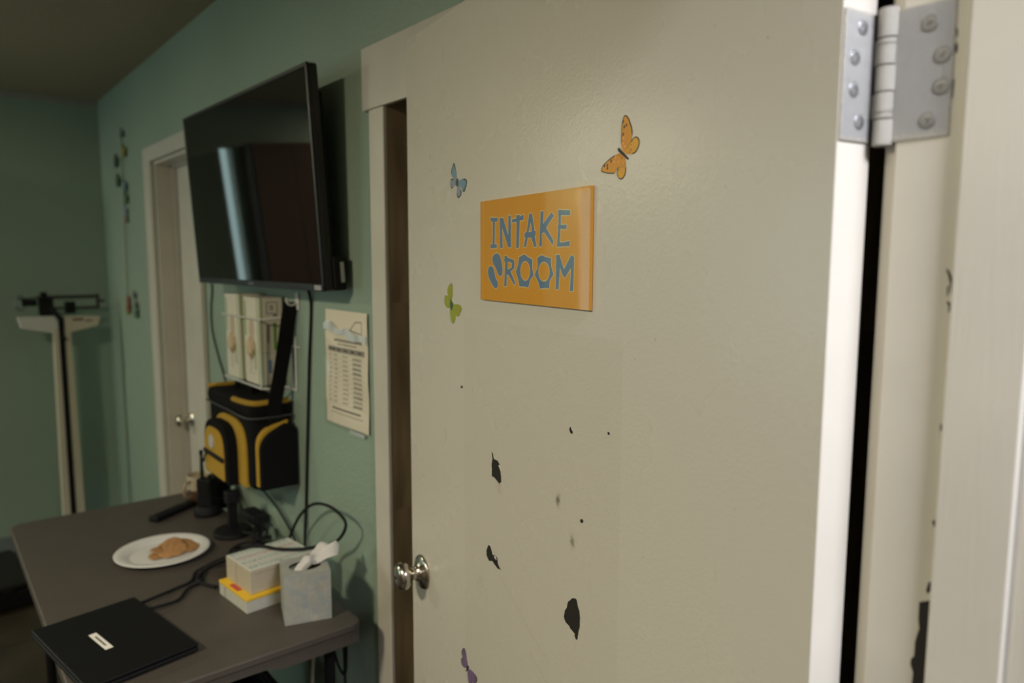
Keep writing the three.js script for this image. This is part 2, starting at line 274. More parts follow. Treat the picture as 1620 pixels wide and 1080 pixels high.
// local axes of the door: x towards the hinge, y up, z out of the face with the sign
const door = structGroup('door_1', 'open cream painted door with chipped paint, sign and butterfly stickers', 'door', [HX, 0, HZ], DOOR_TURN);
const FACE = 0.0455;
function doorPoint(x, y, out) { door.updateMatrixWorld(); return door.localToWorld(new THREE.Vector3(x, y, FACE + out)).toArray(); }
{
  const CW = 1024, CH = 2048;
  const map = canvasTex(CW, CH, (g) => {
    g.fillStyle = 'rgb(255,255,255)'; g.fillRect(0, 0, CW, CH);
    const px = (x) => (x + 1.011) / 1.0 * CW, py = (y) => (1 - y / 2.035) * CH;
    // slightly darker old film left by a sheet that used to hang under the sign
    g.fillStyle = 'rgba(120,105,70,0.03)'; g.fillRect(px(-0.75), py(1.50), px(-0.30) - px(-0.75), py(0.55) - py(1.50));
    // grimy finger marks and scuffs
    const blob = (x, y, rx, ry, a) => { for (let i = 0; i < 46; i++) { g.fillStyle = `rgba(70,58,35,${a * rr(0.3, 1)})`; g.beginPath(); g.ellipse(px(x + rr(-1, 1) * rr(0, 1) * rx), py(y + rr(-1, 1) * rr(0, 1) * ry), rr(1, 5), rr(2, 7), rr(0, 3), 0, 7); g.fill(); } };
    blob(-0.444, 1.255, 0.008, 0.012, 0.05); blob(-0.405, 1.205, 0.008, 0.012, 0.04); blob(-0.62, 1.225, 0.02, 0.02, 0.02); blob(-0.955, 1.0, 0.05, 0.06, 0.015); blob(-0.69, 1.03, 0.03, 0.03, 0.02); blob(-0.5, 1.15, 0.2, 0.2, 0.006); blob(-0.8, 1.2, 0.2, 0.35, 0.006);
    for (let i = 0; i < 420; i++) { const x = rr(0, CW), y = rr(0, CH); g.strokeStyle = `rgba(${rnd() < 0.4 ? '255,250,235' : '95,80,50'},${rr(0.02, 0.07)})`; g.lineWidth = rr(0.5, 1.2); g.beginPath(); g.moveTo(x, y); g.lineTo(x + rr(-9, 9), y + rr(-16, 16)); g.stroke(); }
    g.strokeStyle = 'rgba(110,95,60,0.12)'; g.lineWidth = 1.3;
    for (const l of [[[-0.62, 1.075], [-0.52, 1.02], [-0.46, 0.995]], [[-0.52, 0.985], [-0.47, 0.962], [-0.42, 0.968]], [[-0.99, 0.73], [-0.94, 0.69]]]) { g.beginPath(); l.forEach(([x, y], i) => (i ? g.lineTo(px(x), py(y)) : g.moveTo(px(x), py(y)))); g.stroke(); }
    for (let i = 0; i < 26; i++) { g.fillStyle = 'rgba(60,50,30,0.35)'; g.fillRect(rr(0, CW), rr(0, CH), rr(0.6, 1.6), rr(0.8, 2)); }
  });
  const leafMat = phys(lin(...PAINT), 0.3, { map, bumpMap: peel, bumpScale: 0.00014, roughnessMap: tex(256, grey((u, v) => 0.82 + 0.18 * fbm(u, v, 6, 4, 123)), false, 0.7) });
  // front face carries its own uv for the non repeating map, the bump runs in metres on the same uv through its repeat
  const x0 = -1.011, x1 = -0.0115, y0 = 0.008, y1 = 2.035;
  const front = new THREE.PlaneGeometry(x1 - x0 - 0.003, y1 - y0 - 0.003, 1, 1); front.translate((x0 + x1) / 2, (y0 + y1) / 2, FACE);
  {
    const p = front.attributes.position, uv = front.attributes.uv;
    for (let i = 0; i < p.count; i++) uv.setXY(i, (p.getX(i) + 1.011) / 1.0, p.getY(i) / 2.035);
  }
  leafMat.bumpMap = peel.clone(); leafMat.bumpMap.repeat.set(1 / 0.16, 2.035 / 0.16); leafMat.bumpMap.needsUpdate = true;
  leafMat.roughnessMap.repeat.set(1 / 0.7, 2.035 / 0.7);
  const core = part('leaf', box(x0, x1, y0, y1, 0.0, FACE - 0.0001, 0.0015), M.edge, door, 'pale hinge edge and body of the door leaf');
  part('face_panel', front, leafMat, core, 'cream roller painted face');
  const chips = [
    [[-0.6317, 1.2546], [[-13.9, 24.5], [-10.0, 23.5], [-6.8, 14.7], [7.2, 14.4], [13.4, 10.2], [12.6, 2.5], [17.2, -2.0], [19.6, -18.4], [12.7, -23.3], [5.0, -20.5], [-2.9, -17.6], [-14.7, -16.9], [-13.1, -6.1], [-14.7, 3.2], [-11.5, 11.7]]],
    [[-0.6400, 1.0952], [[-17.9, 16.9], [-10.6, 16.7], [-5.7, 10.5], [-2.5, 4.6], [7.9, 7.6], [14.2, 5.2], [15.8, -3.2], [22.0, -8.6], [27.5, -10.8], [15.8, -13.0], [3.9, -9.7], [-4.1, -6.7], [-16.3, -10.5], [-24.6, -4.3], [-25.4, 5.4]]],
    [[-0.4004, 1.0942], [[-2.8, 29.4], [3.8, 32.1], [8.2, 31.4], [11.1, 22.8], [15.1, 17.9], [16.9, 7.3], [16.1, -6.2], [13.1, -14.2], [11.7, -24.8], [8.4, -28.0], [4.5, -24.8], [3.9, -20.1], [-6.2, -18.2], [-10.3, -15.0], [-18.9, -13.8], [-23.6, -7.5], [-20.9, 3.8], [-16.4, 9.1], [-13.8, 18.7]]],
    [[-0.4115, 1.3645], [[-3.5, 3.7], [-0.8, 5.2], [0.9, 1.8], [4.3, -0.7], [4.3, -3.2], [1.1, -4.5], [-2.3, -2.7], [-4.0, 0.2]]],
    [[-0.3827, 1.2434], [[-3.5, 1.2], [-0.4, 2.9], [2.8, 2.6], [3.9, 0.4], [2.4, -1.9], [-1.3, -3.1], [-4.0, -2.1]]],
    [[-0.3259, 1.3786], [[-2.7, 1.3], [1.3, 2.1], [2.7, -0.9], [-1.3, -2.6]]],
    [[-0.7607, 1.3721], [[-3.9, 1.7], [4.0, 2.9], [3.9, -1.7], [-4.0, -2.9]]],
  ];
  for (const [[cx, cy], pts] of chips) {
    const jag = []; pts.forEach((p, i) => { const q = pts[(i + 1) % pts.length]; jag.push(p); const L = Math.hypot(q[0] - p[0], q[1] - p[1]), n = Math.floor(L / 3.2); for (let k = 1; k < n; k++) jag.push([p[0] + (q[0] - p[0]) * k / n + rr(-0.5, 0.5), p[1] + (q[1] - p[1]) * k / n + rr(-0.5, 0.5)]); });
    const g = extr(shapeOf(jag.map(([a, b]) => [a / 1000, b / 1000])), 0.00015);
    part('paint_chip', g, M.chip, door, 'dark patch where the paint has chipped off').position.set(cx, cy, FACE);
  }
  // loose rims of paint lifting beside two of the chips
  for (const [x, y, a] of [[-0.6375, 1.100, 0.4], [-0.622, 1.262, 1.2]]) part('paint_flake', extr(shapeOf([[0, 0], [0.006, 0.002], [0.009, -0.004], [0.003, -0.003]]), 0.0004), M.edge, door).position.set(x, y, FACE + 0.0002);
  // knob
  const k = part('door_knob', lathe([[0, 0.044], [0.012, 0.0445], [0.0125, 0.016], [0.0125, 0.03], [0.015, 0.036], [0.024, 0.0405], [0.0285, 0.0475], [0.0285, 0.054], [0.0255, 0.0605], [0.019, 0.0645], [0.008, 0.066], [0, 0.0662]].slice(2), 48), M.nickel, door, 'satin nickel round knob');
  k.rotation.x = Math.PI / 2; k.position.set(-0.9527, 0.9496, FACE - 0.006);
  const r = part('rosette', lathe([[0, 0.0], [0.036, 0.0], [0.036, 0.003], [0.033, 0.0062], [0.024, 0.0085], [0.0165, 0.012], [0.015, 0.017], [0.0125, 0.0175]], 48), M.nickel, k);
  r.position.y = 0.006;
  part('keyhole', cyl(0.0035, 0.0035, 0.0006, [0, 0.0665, 0]), M.black, k);
  const k2 = part('door_knob', lathe([[0.036, 0], [0.034, 0.006], [0.014, 0.012], [0.0125, 0.02], [0.026, 0.03], [0.0285, 0.042], [0.024, 0.05], [0, 0.054]], 32), M.nickel, door);
  k2.rotation.x = -Math.PI / 2; k2.position.set(-0.9527, 0.9496, 0.0);
}

// hinge at the top of the door
{
  const smear = (flip) => canvasTex(256, 640, (g, w, h) => {
    g.fillStyle = 'rgb(230,230,228)'; g.fillRect(0, 0, w, h);
    for (let i = 0; i < 900; i++) { g.fillStyle = `rgba(${rnd() < 0.5 ? '255,255,255' : '120,125,130'},${rr(0.01, 0.06)})`; g.fillRect(rr(0, w), rr(0, h), rr(1, 5), rr(4, 40)); }
    // cream paint left along the rim by a careless brush
    for (let i = 0; i < 420; i++) {
      const e = Math.floor(rnd() * 4), t = rnd(); let x, y;
      if (e === 0) { x = t * w; y = rr(0, 14); } else if (e === 1) { x = t * w; y = h - rr(0, 22); } else if (e === 2) { x = flip ? rr(0, 8) : w - rr(0, 26); y = t * h; } else { x = flip ? w - rr(0, 8) : rr(0, 12); y = t * h; }
      g.fillStyle = `rgba(247,243,230,${rr(0.4, 0.95)})`; g.beginPath(); g.ellipse(x, y, rr(2, 9), rr(3, 14), rr(0, 3), 0, 7); g.fill();
    }
  });
  const Y0 = 1.704, Y1 = 1.8145;
  const plateMat = (flip) => phys(lin(0.49, 0.485, 0.47), 0.46, { metalness: 0.45, map: smear(flip), bumpMap: brushed, bumpScale: 0.0002 });
  const uvFit = (g, ax, a0, a1) => { const p = g.attributes.position, uv = g.attributes.uv; for (let i = 0; i < p.count; i++) uv.setXY(i, ((ax === 'x' ? p.getX(i) : p.getZ(i)) - a0) / (a1 - a0), (p.getY(i) - Y0) / (Y1 - Y0)); return g; };
  const hinge = part('hinge', uvFit(box(-0.0113, -0.0096, Y0, Y1, 0.003, 0.0448, 0.0008), 'z', 0.0448, 0.003), plateMat(false), door, 'steel butt hinge with cream paint on its barrel');
  // barrel in five knuckles, painted
  const bm = phys(lin(0.62, 0.60, 0.53), 0.4, { bumpMap: peel, bumpScale: 0.0006, map: blotch(0.86, 1, 8, 71, 0.06) });
  const ys = [1.7005, 1.7235, 1.7465, 1.769, 1.792, 1.8175];
  for (let i = 0; i < 5; i++) part('knuckle', lathe([[0, ys[i] + 0.0003], [0.0078, ys[i] + 0.0003], [0.0085, ys[i] + 0.001], [0.0085, ys[i + 1] - 0.001], [0.0078, ys[i + 1] - 0.0003], [0, ys[i + 1] - 0.0003]], 32), bm, hinge);
  for (const y of [1.787, 1.7295]) part('bearing_ring', lathe([[0.0085, y - 0.0012], [0.0089, y - 0.0008], [0.0089, y + 0.0008], [0.0085, y + 0.0012]], 32), bm, hinge);
  // curl of each plate around the pin
  for (let i = 0; i < 5; i++) {
    const onDoor = i % 2 === 1;
    if (onDoor) part('curl', box(-0.0112, -0.004, ys[i] + 0.0006, ys[i + 1] - 0.0006, 0.0005, 0.0045, 0.0008), bm, hinge);
  }
  door.updateMatrixWorld(true);
  const place = (m) => { scene.add(m); m.updateMatrixWorld(true); hinge.attach(m); return m; };
  const jp = new THREE.Mesh(uvFit(box(0.6664, 0.6681, Y0 - 0.001, Y1 - 0.001, -0.294, -0.2465, 0.0008), 'z', -0.294, -0.2465), plateMat(true)); jp.name = 'jamb_plate'; jp.castShadow = jp.receiveShadow = true; place(jp);
  for (let i = 0; i < 5; i += 2) { const c = new THREE.Mesh(box(0.6645, 0.6681, ys[i] + 0.0006, ys[i + 1] - 0.0006, -0.3, -0.292, 0.0008), bm); c.name = 'curl'; c.castShadow = c.receiveShadow = true; place(c); }
  // cross-head screws
  const ev = new Evaluator(); ev.attributes = ['position', 'normal']; ev.useGroups = false;
  let head = new Brush(lathe([[0, -0.001], [0.0066, -0.001], [0.0070, 0.0002], [0.0062, 0.0006], [0.003, 0.0009], [0, 0.0010]], 28)); head.updateMatrixWorld();
  for (const a of [0, Math.PI / 2]) { const b = new Brush(new THREE.BoxGeometry(0.0066, 0.003, 0.0016)); b.position.y = 0.0014; b.rotation.y = a; b.updateMatrixWorld(); head = ev.evaluate(head, b, SUBTRACTION); head.updateMatrixWorld(); }
  const hg = head.geometry;
  const sm = phys(lin(0.42, 0.43, 0.44), 0.35, { metalness: 0.9 });
  const smPainted = phys(lin(0.20, 0.20, 0.195), 0.5, { metalness: 0.5 });
  for (const [y, z, a] of [[1.8005, 0.0215, 0.4], [1.7745, 0.030, 0.9], [1.7475, 0.0295, 0.2], [1.721, 0.020, 0.7]]) {
    const s = part('screw', hg, sm, hinge, 'cross-head screw'); s.rotation.order = 'ZYX'; s.position.set(-0.0096, y, z); s.rotation.set(0, a, -Math.PI / 2); s.scale.set(0.95, 1, 0.95);
  }
  for (const [y, z, a] of [[1.7964, -0.2661, 0.3], [1.7688, -0.2547, 0.8], [1.7435, -0.2543, 0.1], [1.7174, -0.2636, 0.6]]) {
    const s = new THREE.Mesh(hg, smPainted); s.name = 'screw'; s.castShadow = s.receiveShadow = true; s.rotation.order = 'ZYX'; s.position.set(0.6664, y, z); s.rotation.set(0, a, Math.PI / 2); place(s);
  }
}

// ------------------------------------------------------------------ sign and stickers on the door
{
  const L = {
    I: [[117, 85], [193, 89], [190, 108], [163, 108], [160, 218], [183, 218], [183, 238], [114, 238], [116, 218], [138, 217], [141, 107], [116, 103]],
    N: [[214, 92], [250, 92], [303, 178], [305, 85], [328, 85], [331, 236], [303, 236], [239, 138], [246, 239], [218, 239]],
    T: [[340, 104], [384, 102], [384, 86], [417, 87], [420, 94], [456, 86], [452, 112], [417, 113], [409, 239], [383, 241], [387, 117], [343, 119]],
    A: [[506, 86], [532, 85], [555, 165], [567, 165], [565, 187], [558, 189], [575, 236], [553, 239], [527, 196], [495, 194], [478, 236], [456, 238], [472, 194], [462, 193], [464, 171], [483, 168]],
    K: [[608, 81], [633, 80], [629, 137], [701, 90], [722, 105], [658, 154], [720, 213], [714, 233], [639, 173], [620, 180], [623, 236], [598, 237]],
    E: [[756, 82], [852, 89], [850, 110], [779, 105], [779, 147], [826, 148], [822, 167], [775, 163], [771, 219], [789, 222], [851, 216], [849, 238], [782, 239], [748, 239], [757, 167], [752, 148], [761, 145]],
    R: [[266, 278], [291, 276], [298, 285], [363, 297], [367, 335], [328, 352], [378, 407], [364, 415], [307, 369], [291, 366], [287, 424], [262, 426], [273, 309], [262, 302]],
    O: [[461, 270], [503, 285], [539, 294], [537, 335], [549, 366], [517, 389], [502, 424], [466, 420], [415, 421], [409, 397], [381, 352], [404, 316], [412, 283]],
    P: [[622, 274], [653, 283], [700, 288], [703, 323], [722, 359], [692, 386], [687, 422], [648, 420], [608, 426], [593, 397], [558, 363], [586, 329], [582, 286]],
    M: [[743, 274], [769, 273], [808, 335], [863, 274], [886, 283], [881, 426], [856, 427], [863, 329], [814, 373], [794, 358], [775, 329], [765, 422], [742, 424]],
  };
  const beans = [[[187, 261], [217, 274], [237, 308], [247, 342], [242, 373], [220, 378], [194, 366], [174, 336], [142, 315], [131, 287], [152, 270]], [[119, 325], [148, 336], [161, 363], [167, 384], [195, 404], [199, 424], [181, 440], [154, 436], [122, 412], [93, 385], [82, 353], [96, 332]]];
  const holes = { A: [[501, 169], [521, 125], [532, 167]], R: [[301, 305], [341, 310], [339, 332], [299, 342]] };
  const ov = { O: [471, 347, 46, 46], P: [641, 348, 49, 44] };
  const print = canvasTex(2000, 1000, (g) => {
    g.scale(2, 2);
    g.fillStyle = '#d4940a'; g.fillRect(0, 0, 1000, 500);
    for (let i = 0; i < 500; i++) { g.fillStyle = `rgba(${rnd() < 0.5 ? '255,215,120' : '150,100,10'},${rr(0.01, 0.05)})`; g.fillRect(rr(0, 1000), rr(0, 500), rr(5, 60), rr(1, 5)); }
    g.fillStyle = 'rgba(255,225,140,0.35)'; g.fillRect(16, 0, 3, 500); g.fillRect(40, 0, 2, 500); g.fillStyle = 'rgba(150,95,10,0.18)'; g.fillRect(0, 0, 14, 500);
    g.lineJoin = 'round';
    const path = (p, close = true) => { g.moveTo(...p[0]); for (const q of p.slice(1)) g.lineTo(...q); if (close) g.closePath(); };
    const curve = (p) => { const n = p.length, m = (a, b) => [(a[0] + b[0]) / 2, (a[1] + b[1]) / 2]; g.moveTo(...m(p[n - 1], p[0])); for (let i = 0; i < n; i++) { const q = m(p[i], p[(i + 1) % n]); g.quadraticCurveTo(p[i][0], p[i][1], q[0], q[1]); } g.closePath(); };
    for (const pass of [0, 1]) {
      g.strokeStyle = 'rgb(214,196,140)'; g.lineWidth = 7; g.fillStyle = 'rgb(92,122,150)';
      for (const k in L) {
        g.beginPath(); path(L[k]); if (holes[k]) path(holes[k].slice().reverse()); if (ov[k]) { const [x, y, a, b] = ov[k]; g.moveTo(x + a, y); g.ellipse(x, y, a, b, 0, 0, Math.PI * 2, true); g.closePath(); }
        if (pass === 0) g.stroke(); else g.fill('evenodd');
      }
      for (const b of beans) { g.beginPath(); curve(b); if (pass === 0) g.stroke(); else g.fill(); }
    }
  });
  const x0 = -0.6755, x1 = -0.3652, y0 = 1.5345, y1 = 1.696, T = 0.005;
  const s = thing('door_sign', 'orange sign reading INTAKE ROOM in blue letters on the door', 'sign', doorPoint((x0 + x1) / 2, y0, 0.0003), DOOR_TURN);
  const w = x1 - x0, h = y1 - y0;
  part('board', box(-w / 2, w / 2, 0, h, 0, T, 0.0008), mat(lin(0.55, 0.25, 0.02), 0.5), s, 'orange foam board');
  const f = new THREE.PlaneGeometry(w - 0.001, h - 0.001, 1, 1); f.translate(0, h / 2, T + 0.0002);
  const wrinkle = tex(256, grey((u, v) => fbm(u, v, 14, 3, 201)), false, 1); wrinkle.repeat.set(5, 2.6);
  part('printed_face', f, phys(0xffffff, 0.5, { map: print, clearcoat: 1, clearcoatRoughness: 0.025, bumpMap: wrinkle, bumpScale: 0.0002 }), s, 'glossy laminated print');
}
function butterfly(center, W4, look, label) {
  const g = thing('butterfly_sticker', label, 'sticker', doorPoint(center[0], center[1], 0.0002), DOOR_TURN, 'butterfly stickers on the door');
  const S = 60, sz = 512, to = (p) => [(p[0] + S) / (2 * S) * sz, (S - p[1]) / (2 * S) * sz];
  const smooth = {}; for (const k in W4.wings) smooth[k] = shapeOf(W4.wings[k], true).getPoints().map((v) => [v.x, v.y]);
  const map = canvasTex(sz, sz, (c) => {
    c.fillStyle = look.base; c.fillRect(0, 0, sz, sz);
    for (const k in smooth) {
      const pts = smooth[k], cl = () => { c.beginPath(); pts.forEach((p, i) => (i ? c.lineTo(...to(p)) : c.moveTo(...to(p)))); c.closePath(); };
      c.save(); cl(); c.clip();
      const fills = k[0] === 'f' ? look.fore : look.hind; c.fillStyle = fills[0]; c.fillRect(0, 0, sz, sz);
      // veins and cells printed from the root outwards
      for (const p of pts.filter((_, i) => i % 6 === 0)) { const q = to(p), o = to([0, 0]); c.strokeStyle = fills[1]; c.lineWidth = 7; c.globalAlpha = 0.35; c.beginPath(); c.moveTo(o[0] + (q[0] - o[0]) * 0.25, o[1] + (q[1] - o[1]) * 0.25); c.lineTo(o[0] + (q[0] - o[0]) * 0.8, o[1] + (q[1] - o[1]) * 0.8); c.stroke(); c.globalAlpha = 1; }
      // dark border on the outer part of the wing
      c.strokeStyle = look.rim; c.lineCap = 'round';
      for (let i = 0; i < pts.length; i++) { const p = pts[i], q = pts[(i + 1) % pts.length], d = Math.hypot(...p); const far = Math.max(...pts.map((a) => Math.hypot(...a))); if (d > far * look.from) { c.lineWidth = look.rimW * (i % 4 < 2 ? 1 : 0.7); c.beginPath(); c.moveTo(...to(p)); c.lineTo(...to(q)); c.stroke(); } }
      c.restore();
    }
    c.fillStyle = look.rim; for (const [i, p] of (W4.spots || []).entries()) { const q = to(p); c.beginPath(); c.ellipse(q[0], q[1], i < 8 ? 6 : 2.8, i < 8 ? 8 : 3, 0.4, 0, 7); c.fill(); }
    if (W4.spots) { c.strokeStyle = look.rim; c.lineWidth = 9; for (const l of [[[-3.6, 28], [-3.8, 20], [-3.4, 12]], [[-29, -4.8], [-22, -2.4], [-16, -0.6]]]) { c.beginPath(); l.forEach((p, i) => (i ? c.lineTo(...to(p)) : c.moveTo(...to(p)))); c.stroke(); } c.fillStyle = 'rgba(240,190,130,0.9)'; for (const p of [[1.5, 18], [0.5, 12], [4, 8], [-14, -3], [-16, -8], [-8, -9]]) { const q = to(p); c.beginPath(); c.ellipse(q[0], q[1], 4, 7, 0.3, 0, 7); c.fill(); } }
  });
  const m = phys(0xffffff, 0.4, { map }), names = { f1: 'forewing', f2: 'forewing', h1: 'hindwing', h2: 'hindwing' };
  for (const k in W4.wings) {
    const geo = extr(shapeOf(W4.wings[k].map(([a, b]) => [a / 1000, b / 1000]), true), k[0] === 'f' ? 0.0004 : 0.0003);
    const p = geo.attributes.position, uv = geo.attributes.uv; for (let i = 0; i < p.count; i++) uv.setXY(i, (p.getX(i) * 1000 + S) / (2 * S), (p.getY(i) * 1000 + S) / (2 * S));
    part(names[k], geo, m, g);
  }
  part('body', extr(shapeOf(W4.body.map(([a, b]) => [a / 1000, b / 1000]), true), 0.0007), mat(new THREE.Color(look.body), 0.6), g);
}
butterfly([-0.3076, 1.7291], {
  wings: {
    h1: [[17.9, 14.9], [23.5, 16.8], [28.4, 14.7], [30.9, 10.5], [30.1, 5.3], [27.5, 1.3], [24.1, -1.8], [18.5, -3.1], [11.4, -2.4], [5.5, -.8], [3.3, .8], [9.6, 6.3], [14.5, 11.4]],
    h2: [[2.7, -4.6], [5, -8.4], [6.2, -14], [6.6, -21.2], [4.9, -26.5], [.6, -30.1], [-4.6, -30.6], [-8.4, -27.9], [-10.8, -23.1], [-10.2, -18.6], [-4.4, -11.9]],
    f1: [[2.6, 44.7], [7, 43.1], [10.7, 39], [13, 34.6], [15.3, 30.3], [17.3, 24.7], [16.8, 17.7], [13.8, 11.9], [8.2, 5.5], [4, .7], [.3, 3], [-2.9, 9.7], [-3.9, 18.9], [-3.5, 27.8], [-2.3, 36.6], [-.2, 42.5]],
    f2: [[-6.3, .6], [-13.8, .2], [-21.3, -1.7], [-29, -4.5], [-38.3, -9.1], [-42.6, -13.3], [-42.8, -17.1], [-38, -19], [-31.6, -20.8], [-23.8, -21.8], [-16.2, -22.1], [-12.5, -18.3], [-5.9, -13.5], [-.1, -7.8], [2, -4.5], [-1.1, -1.4]],
  },
  body: [[-9.5, 6.9], [-7.3, 7.5], [-3.5, 4.3], [1.1, 1.1], [7.1, -3.7], [11.5, -7.8], [9.8, -8.5], [2.7, -3.6], [-3.3, -.2], [-8.7, 4.1]],
  spots: [[-.1, 37.6], [2.3, 31], [6.2, 32.6], [.4, 22.6], [-30.1, -10.9], [-29.9, -14.6], [-35.9, -10.7], [-22.7, -6.6], [17.3, 11.5], [16, 8.5], [14.7, 3.4], [15.9, 1.9], [13.2, -.4], [-2.2, -12.9], [-4.3, -16], [-7.5, -19], [.1, -15.6], [3.8, -15.3], [4.4, -12.4], [-7.5, -.8], [-3.7, -2.9], [-1.7, -5.4]],
}, { base: '#d98a1c', fore: ['#d8951f', '#cc7a1c'], hind: ['#dda524', '#cf7d1e'], rim: '#1c120a', rimW: 12, from: 0.62, body: '#3b3626' }, 'orange butterfly sticker with black spots, up right of the sign');
butterfly([-0.7742, 1.7356], {
  wings: {
    h1: [[-26.1, 8.4], [-18.2, 8.9], [-6.5, 7.4], [-1.7, 2.1], [-2.8, -2.7], [-10.5, -3.7], [-16.4, -5.7], [-22.4, -8.5], [-26.7, -4], [-27.8, 2.7]],
    h2: [[3, -3.2], [12.4, -11.3], [17.1, -18.1], [14.2, -22.8], [4.6, -26.9], [-.1, -24.2], [-2, -17.5], [0, -9.5]],
    f1: [[-12.9, 35.8], [-9.1, 30.4], [-5.3, 21.9], [-2.5, 13.5], [-2.6, 8.6], [-10.4, 8.6], [-19.1, 11.8], [-24, 18.1], [-24.9, 23.1], [-20.8, 28.4], [-16.8, 32.9]],
    f2: [[3.1, 1.6], [12.6, 4], [23.8, 4.9], [33.1, 3.7], [38.5, 0], [37.6, -6.2], [32.9, -12.2], [28.3, -17.8], [23.6, -17.1], [19.9, -12.7], [12.5, -7.3], [4.9, -3.4]],
  }, body: [[-.7, 7.7], [4.1, 4.8], [4, -3.3], [1, -7.1], [-3.7, -4.3], [-4.6, 2.3]],
}, { base: '#6f8fa0', fore: ['#6d8ea2', '#8aa0b8'], hind: ['#8c93a8', '#6b86a0'], rim: '#23302f', rimW: 20, from: 0.72, body: '#46524e' }, 'blue butterfly sticker up left of the sign');
butterfly([-0.8000, 1.5184], {
  wings: {
    h1: [[-28.2, 15.9], [-15.7, 15.1], [-3.5, 10.1], [-1.6, 3.3], [-7.8, -4.8], [-20.2, -6.4], [-28.5, -2.5], [-32.6, 4.3], [-31.4, 11.3]],
    h2: [[-3.8, -6.3], [10.3, -8.9], [15.1, -15.4], [14, -25.7], [9.9, -31.6], [3.9, -33.8], [-3.1, -30.4], [-7.1, -20.3], [-8, -11.7]],
    f1: [[-2.1, 39.6], [1.9, 37.6], [3.8, 27.5], [2.6, 16.3], [-.5, 11.1], [-9.6, 13.2], [-16.7, 18.1], [-18.7, 24.9], [-14.4, 32.8]],
    f2: [[4.4, -.7], [18.4, 2.2], [30.1, 2.4], [37.8, -.5], [40.6, -4.5], [35.7, -12.4], [27.9, -18.8], [23, -20], [16.1, -17], [6.2, -10.8]],
  }, body: [[-3.5, 11.8], [2.4, 4.4], [6.4, 3.3], [4.3, -4.1], [-2.8, -10.5], [-6.8, -4.7]],
}, { base: '#9aa02a', fore: ['#9a9c2a', '#7f9a2e'], hind: ['#93a02a', '#b09a30'], rim: '#5d7a2a', rimW: 9, from: 0.86, body: '#3e5a35' }, 'lime green butterfly sticker left of and below the sign');
butterfly([-0.7417, 0.8434], {
  wings: {
    h1: [[-24.1, 8.9], [-14.9, 11.6], [-7, 8.2], [-.1, 2.5], [-7.1, -2.5], [-17.1, -5.8], [-24.2, -4.3], [-26.8, 1.9]],
    h2: [[1.8, -2.1], [10.6, -4.9], [18.3, -11.9], [16.3, -23.1], [6.5, -25.1], [2.6, -20.2], [.8, -11.9]],
    f1: [[-13.7, 33.6], [-9.7, 31.9], [-4.8, 24.1], [-1, 15], [1.9, 5.3], [-5, 3.6], [-13, 8.9], [-21, 13.3], [-24.6, 19], [-21.9, 25.9]],
    f2: [[2.8, .3], [14.6, 4.5], [28, 5.1], [37.4, 2.8], [40.2, -1.2], [35.5, -9.1], [29.8, -16.7], [22.1, -17.2], [12.5, -5.7]],
  }, body: [[.9, 5.8], [5.8, 7.4], [4.8, 2.2], [.8, -3.5], [-7.2, -9.5], [-3.1, -3.7], [-2.1, 1.4]],
}, { base: '#7a6482', fore: ['#755f7e', '#8d7790'], hind: ['#7a6688', '#5f4f6c'], rim: '#2a2024', rimW: 17, from: 0.78, body: '#2e2a22' }, 'purple butterfly sticker low on the door under the chips');
// ------------------------------------------------------------------ television
{
  const w = 0.933, h = 0.542;
  const t = thing('television', 'black flat television tilted forward on the sage green wall', 'television', [0.7635, 1.5215, -2.14], -Math.PI / 2 + 0.024);
  t.rotation.order = 'YXZ'; t.rotation.x = 0.058;
  part('bezel', [box(-w / 2, w / 2, 0, h, -0.03, -0.006, 0.006), box(-w / 2, -w / 2 + 0.009, 0, h, -0.007, 0, 0.002), box(w / 2 - 0.009, w / 2, 0, h, -0.007, 0, 0.002), box(-w / 2, w / 2, h - 0.009, h, -0.007, 0, 0.002), box(-w / 2, w / 2, 0, 0.018, -0.007, 0, 0.002)], M.blackGloss, t);
  part('screen', box(-w / 2 + 0.008, w / 2 - 0.008, 0.016, h - 0.008, -0.007, -0.0012), phys(lin(0.004, 0.0045, 0.005), 0.03, { ior: 1.55 }), t, 'glossy dark screen');
  part('rear_housing', extrudeRear(), M.black, t);
  part('logo', [box(-0.02, 0.02, 0.006, 0.0115, 0.0002, 0.0009)], mat(lin(0.25, 0.26, 0.27), 0.35, { metalness: 0.6 }), t);
  part('energy_sticker', box(w / 2 - 0.05, w / 2 - 0.012, 0.003, 0.015, 0.0002, 0.0006), mat(lin(0.32, 0.33, 0.33), 0.5), t, 'small pale sticker at the lower corner');
  const bx = part('connection_box', box(w / 2 - 0.05, w / 2 + 0.006, 0.0, 0.085, -0.062, -0.028, 0.006), M.black, t);
  part('port_label', box(w / 2 + 0.0062, w / 2 + 0.0067, 0.02, 0.07, -0.056, -0.046), mat(lin(0.35, 0.35, 0.33), 0.6), bx, 'white label on the side');
  part('wall_bracket', [box(-0.14, 0.14, 0.2, 0.42, -0.1, -0.062, 0.002)], M.black, t);
  function extrudeRear() { return [box(-w / 2 + 0.012, w / 2 - 0.012, 0.004, h - 0.06, -0.045, -0.028, 0.012), box(-w / 2 + 0.12, w / 2 - 0.12, 0.02, h - 0.16, -0.062, -0.04, 0.012)]; }
}

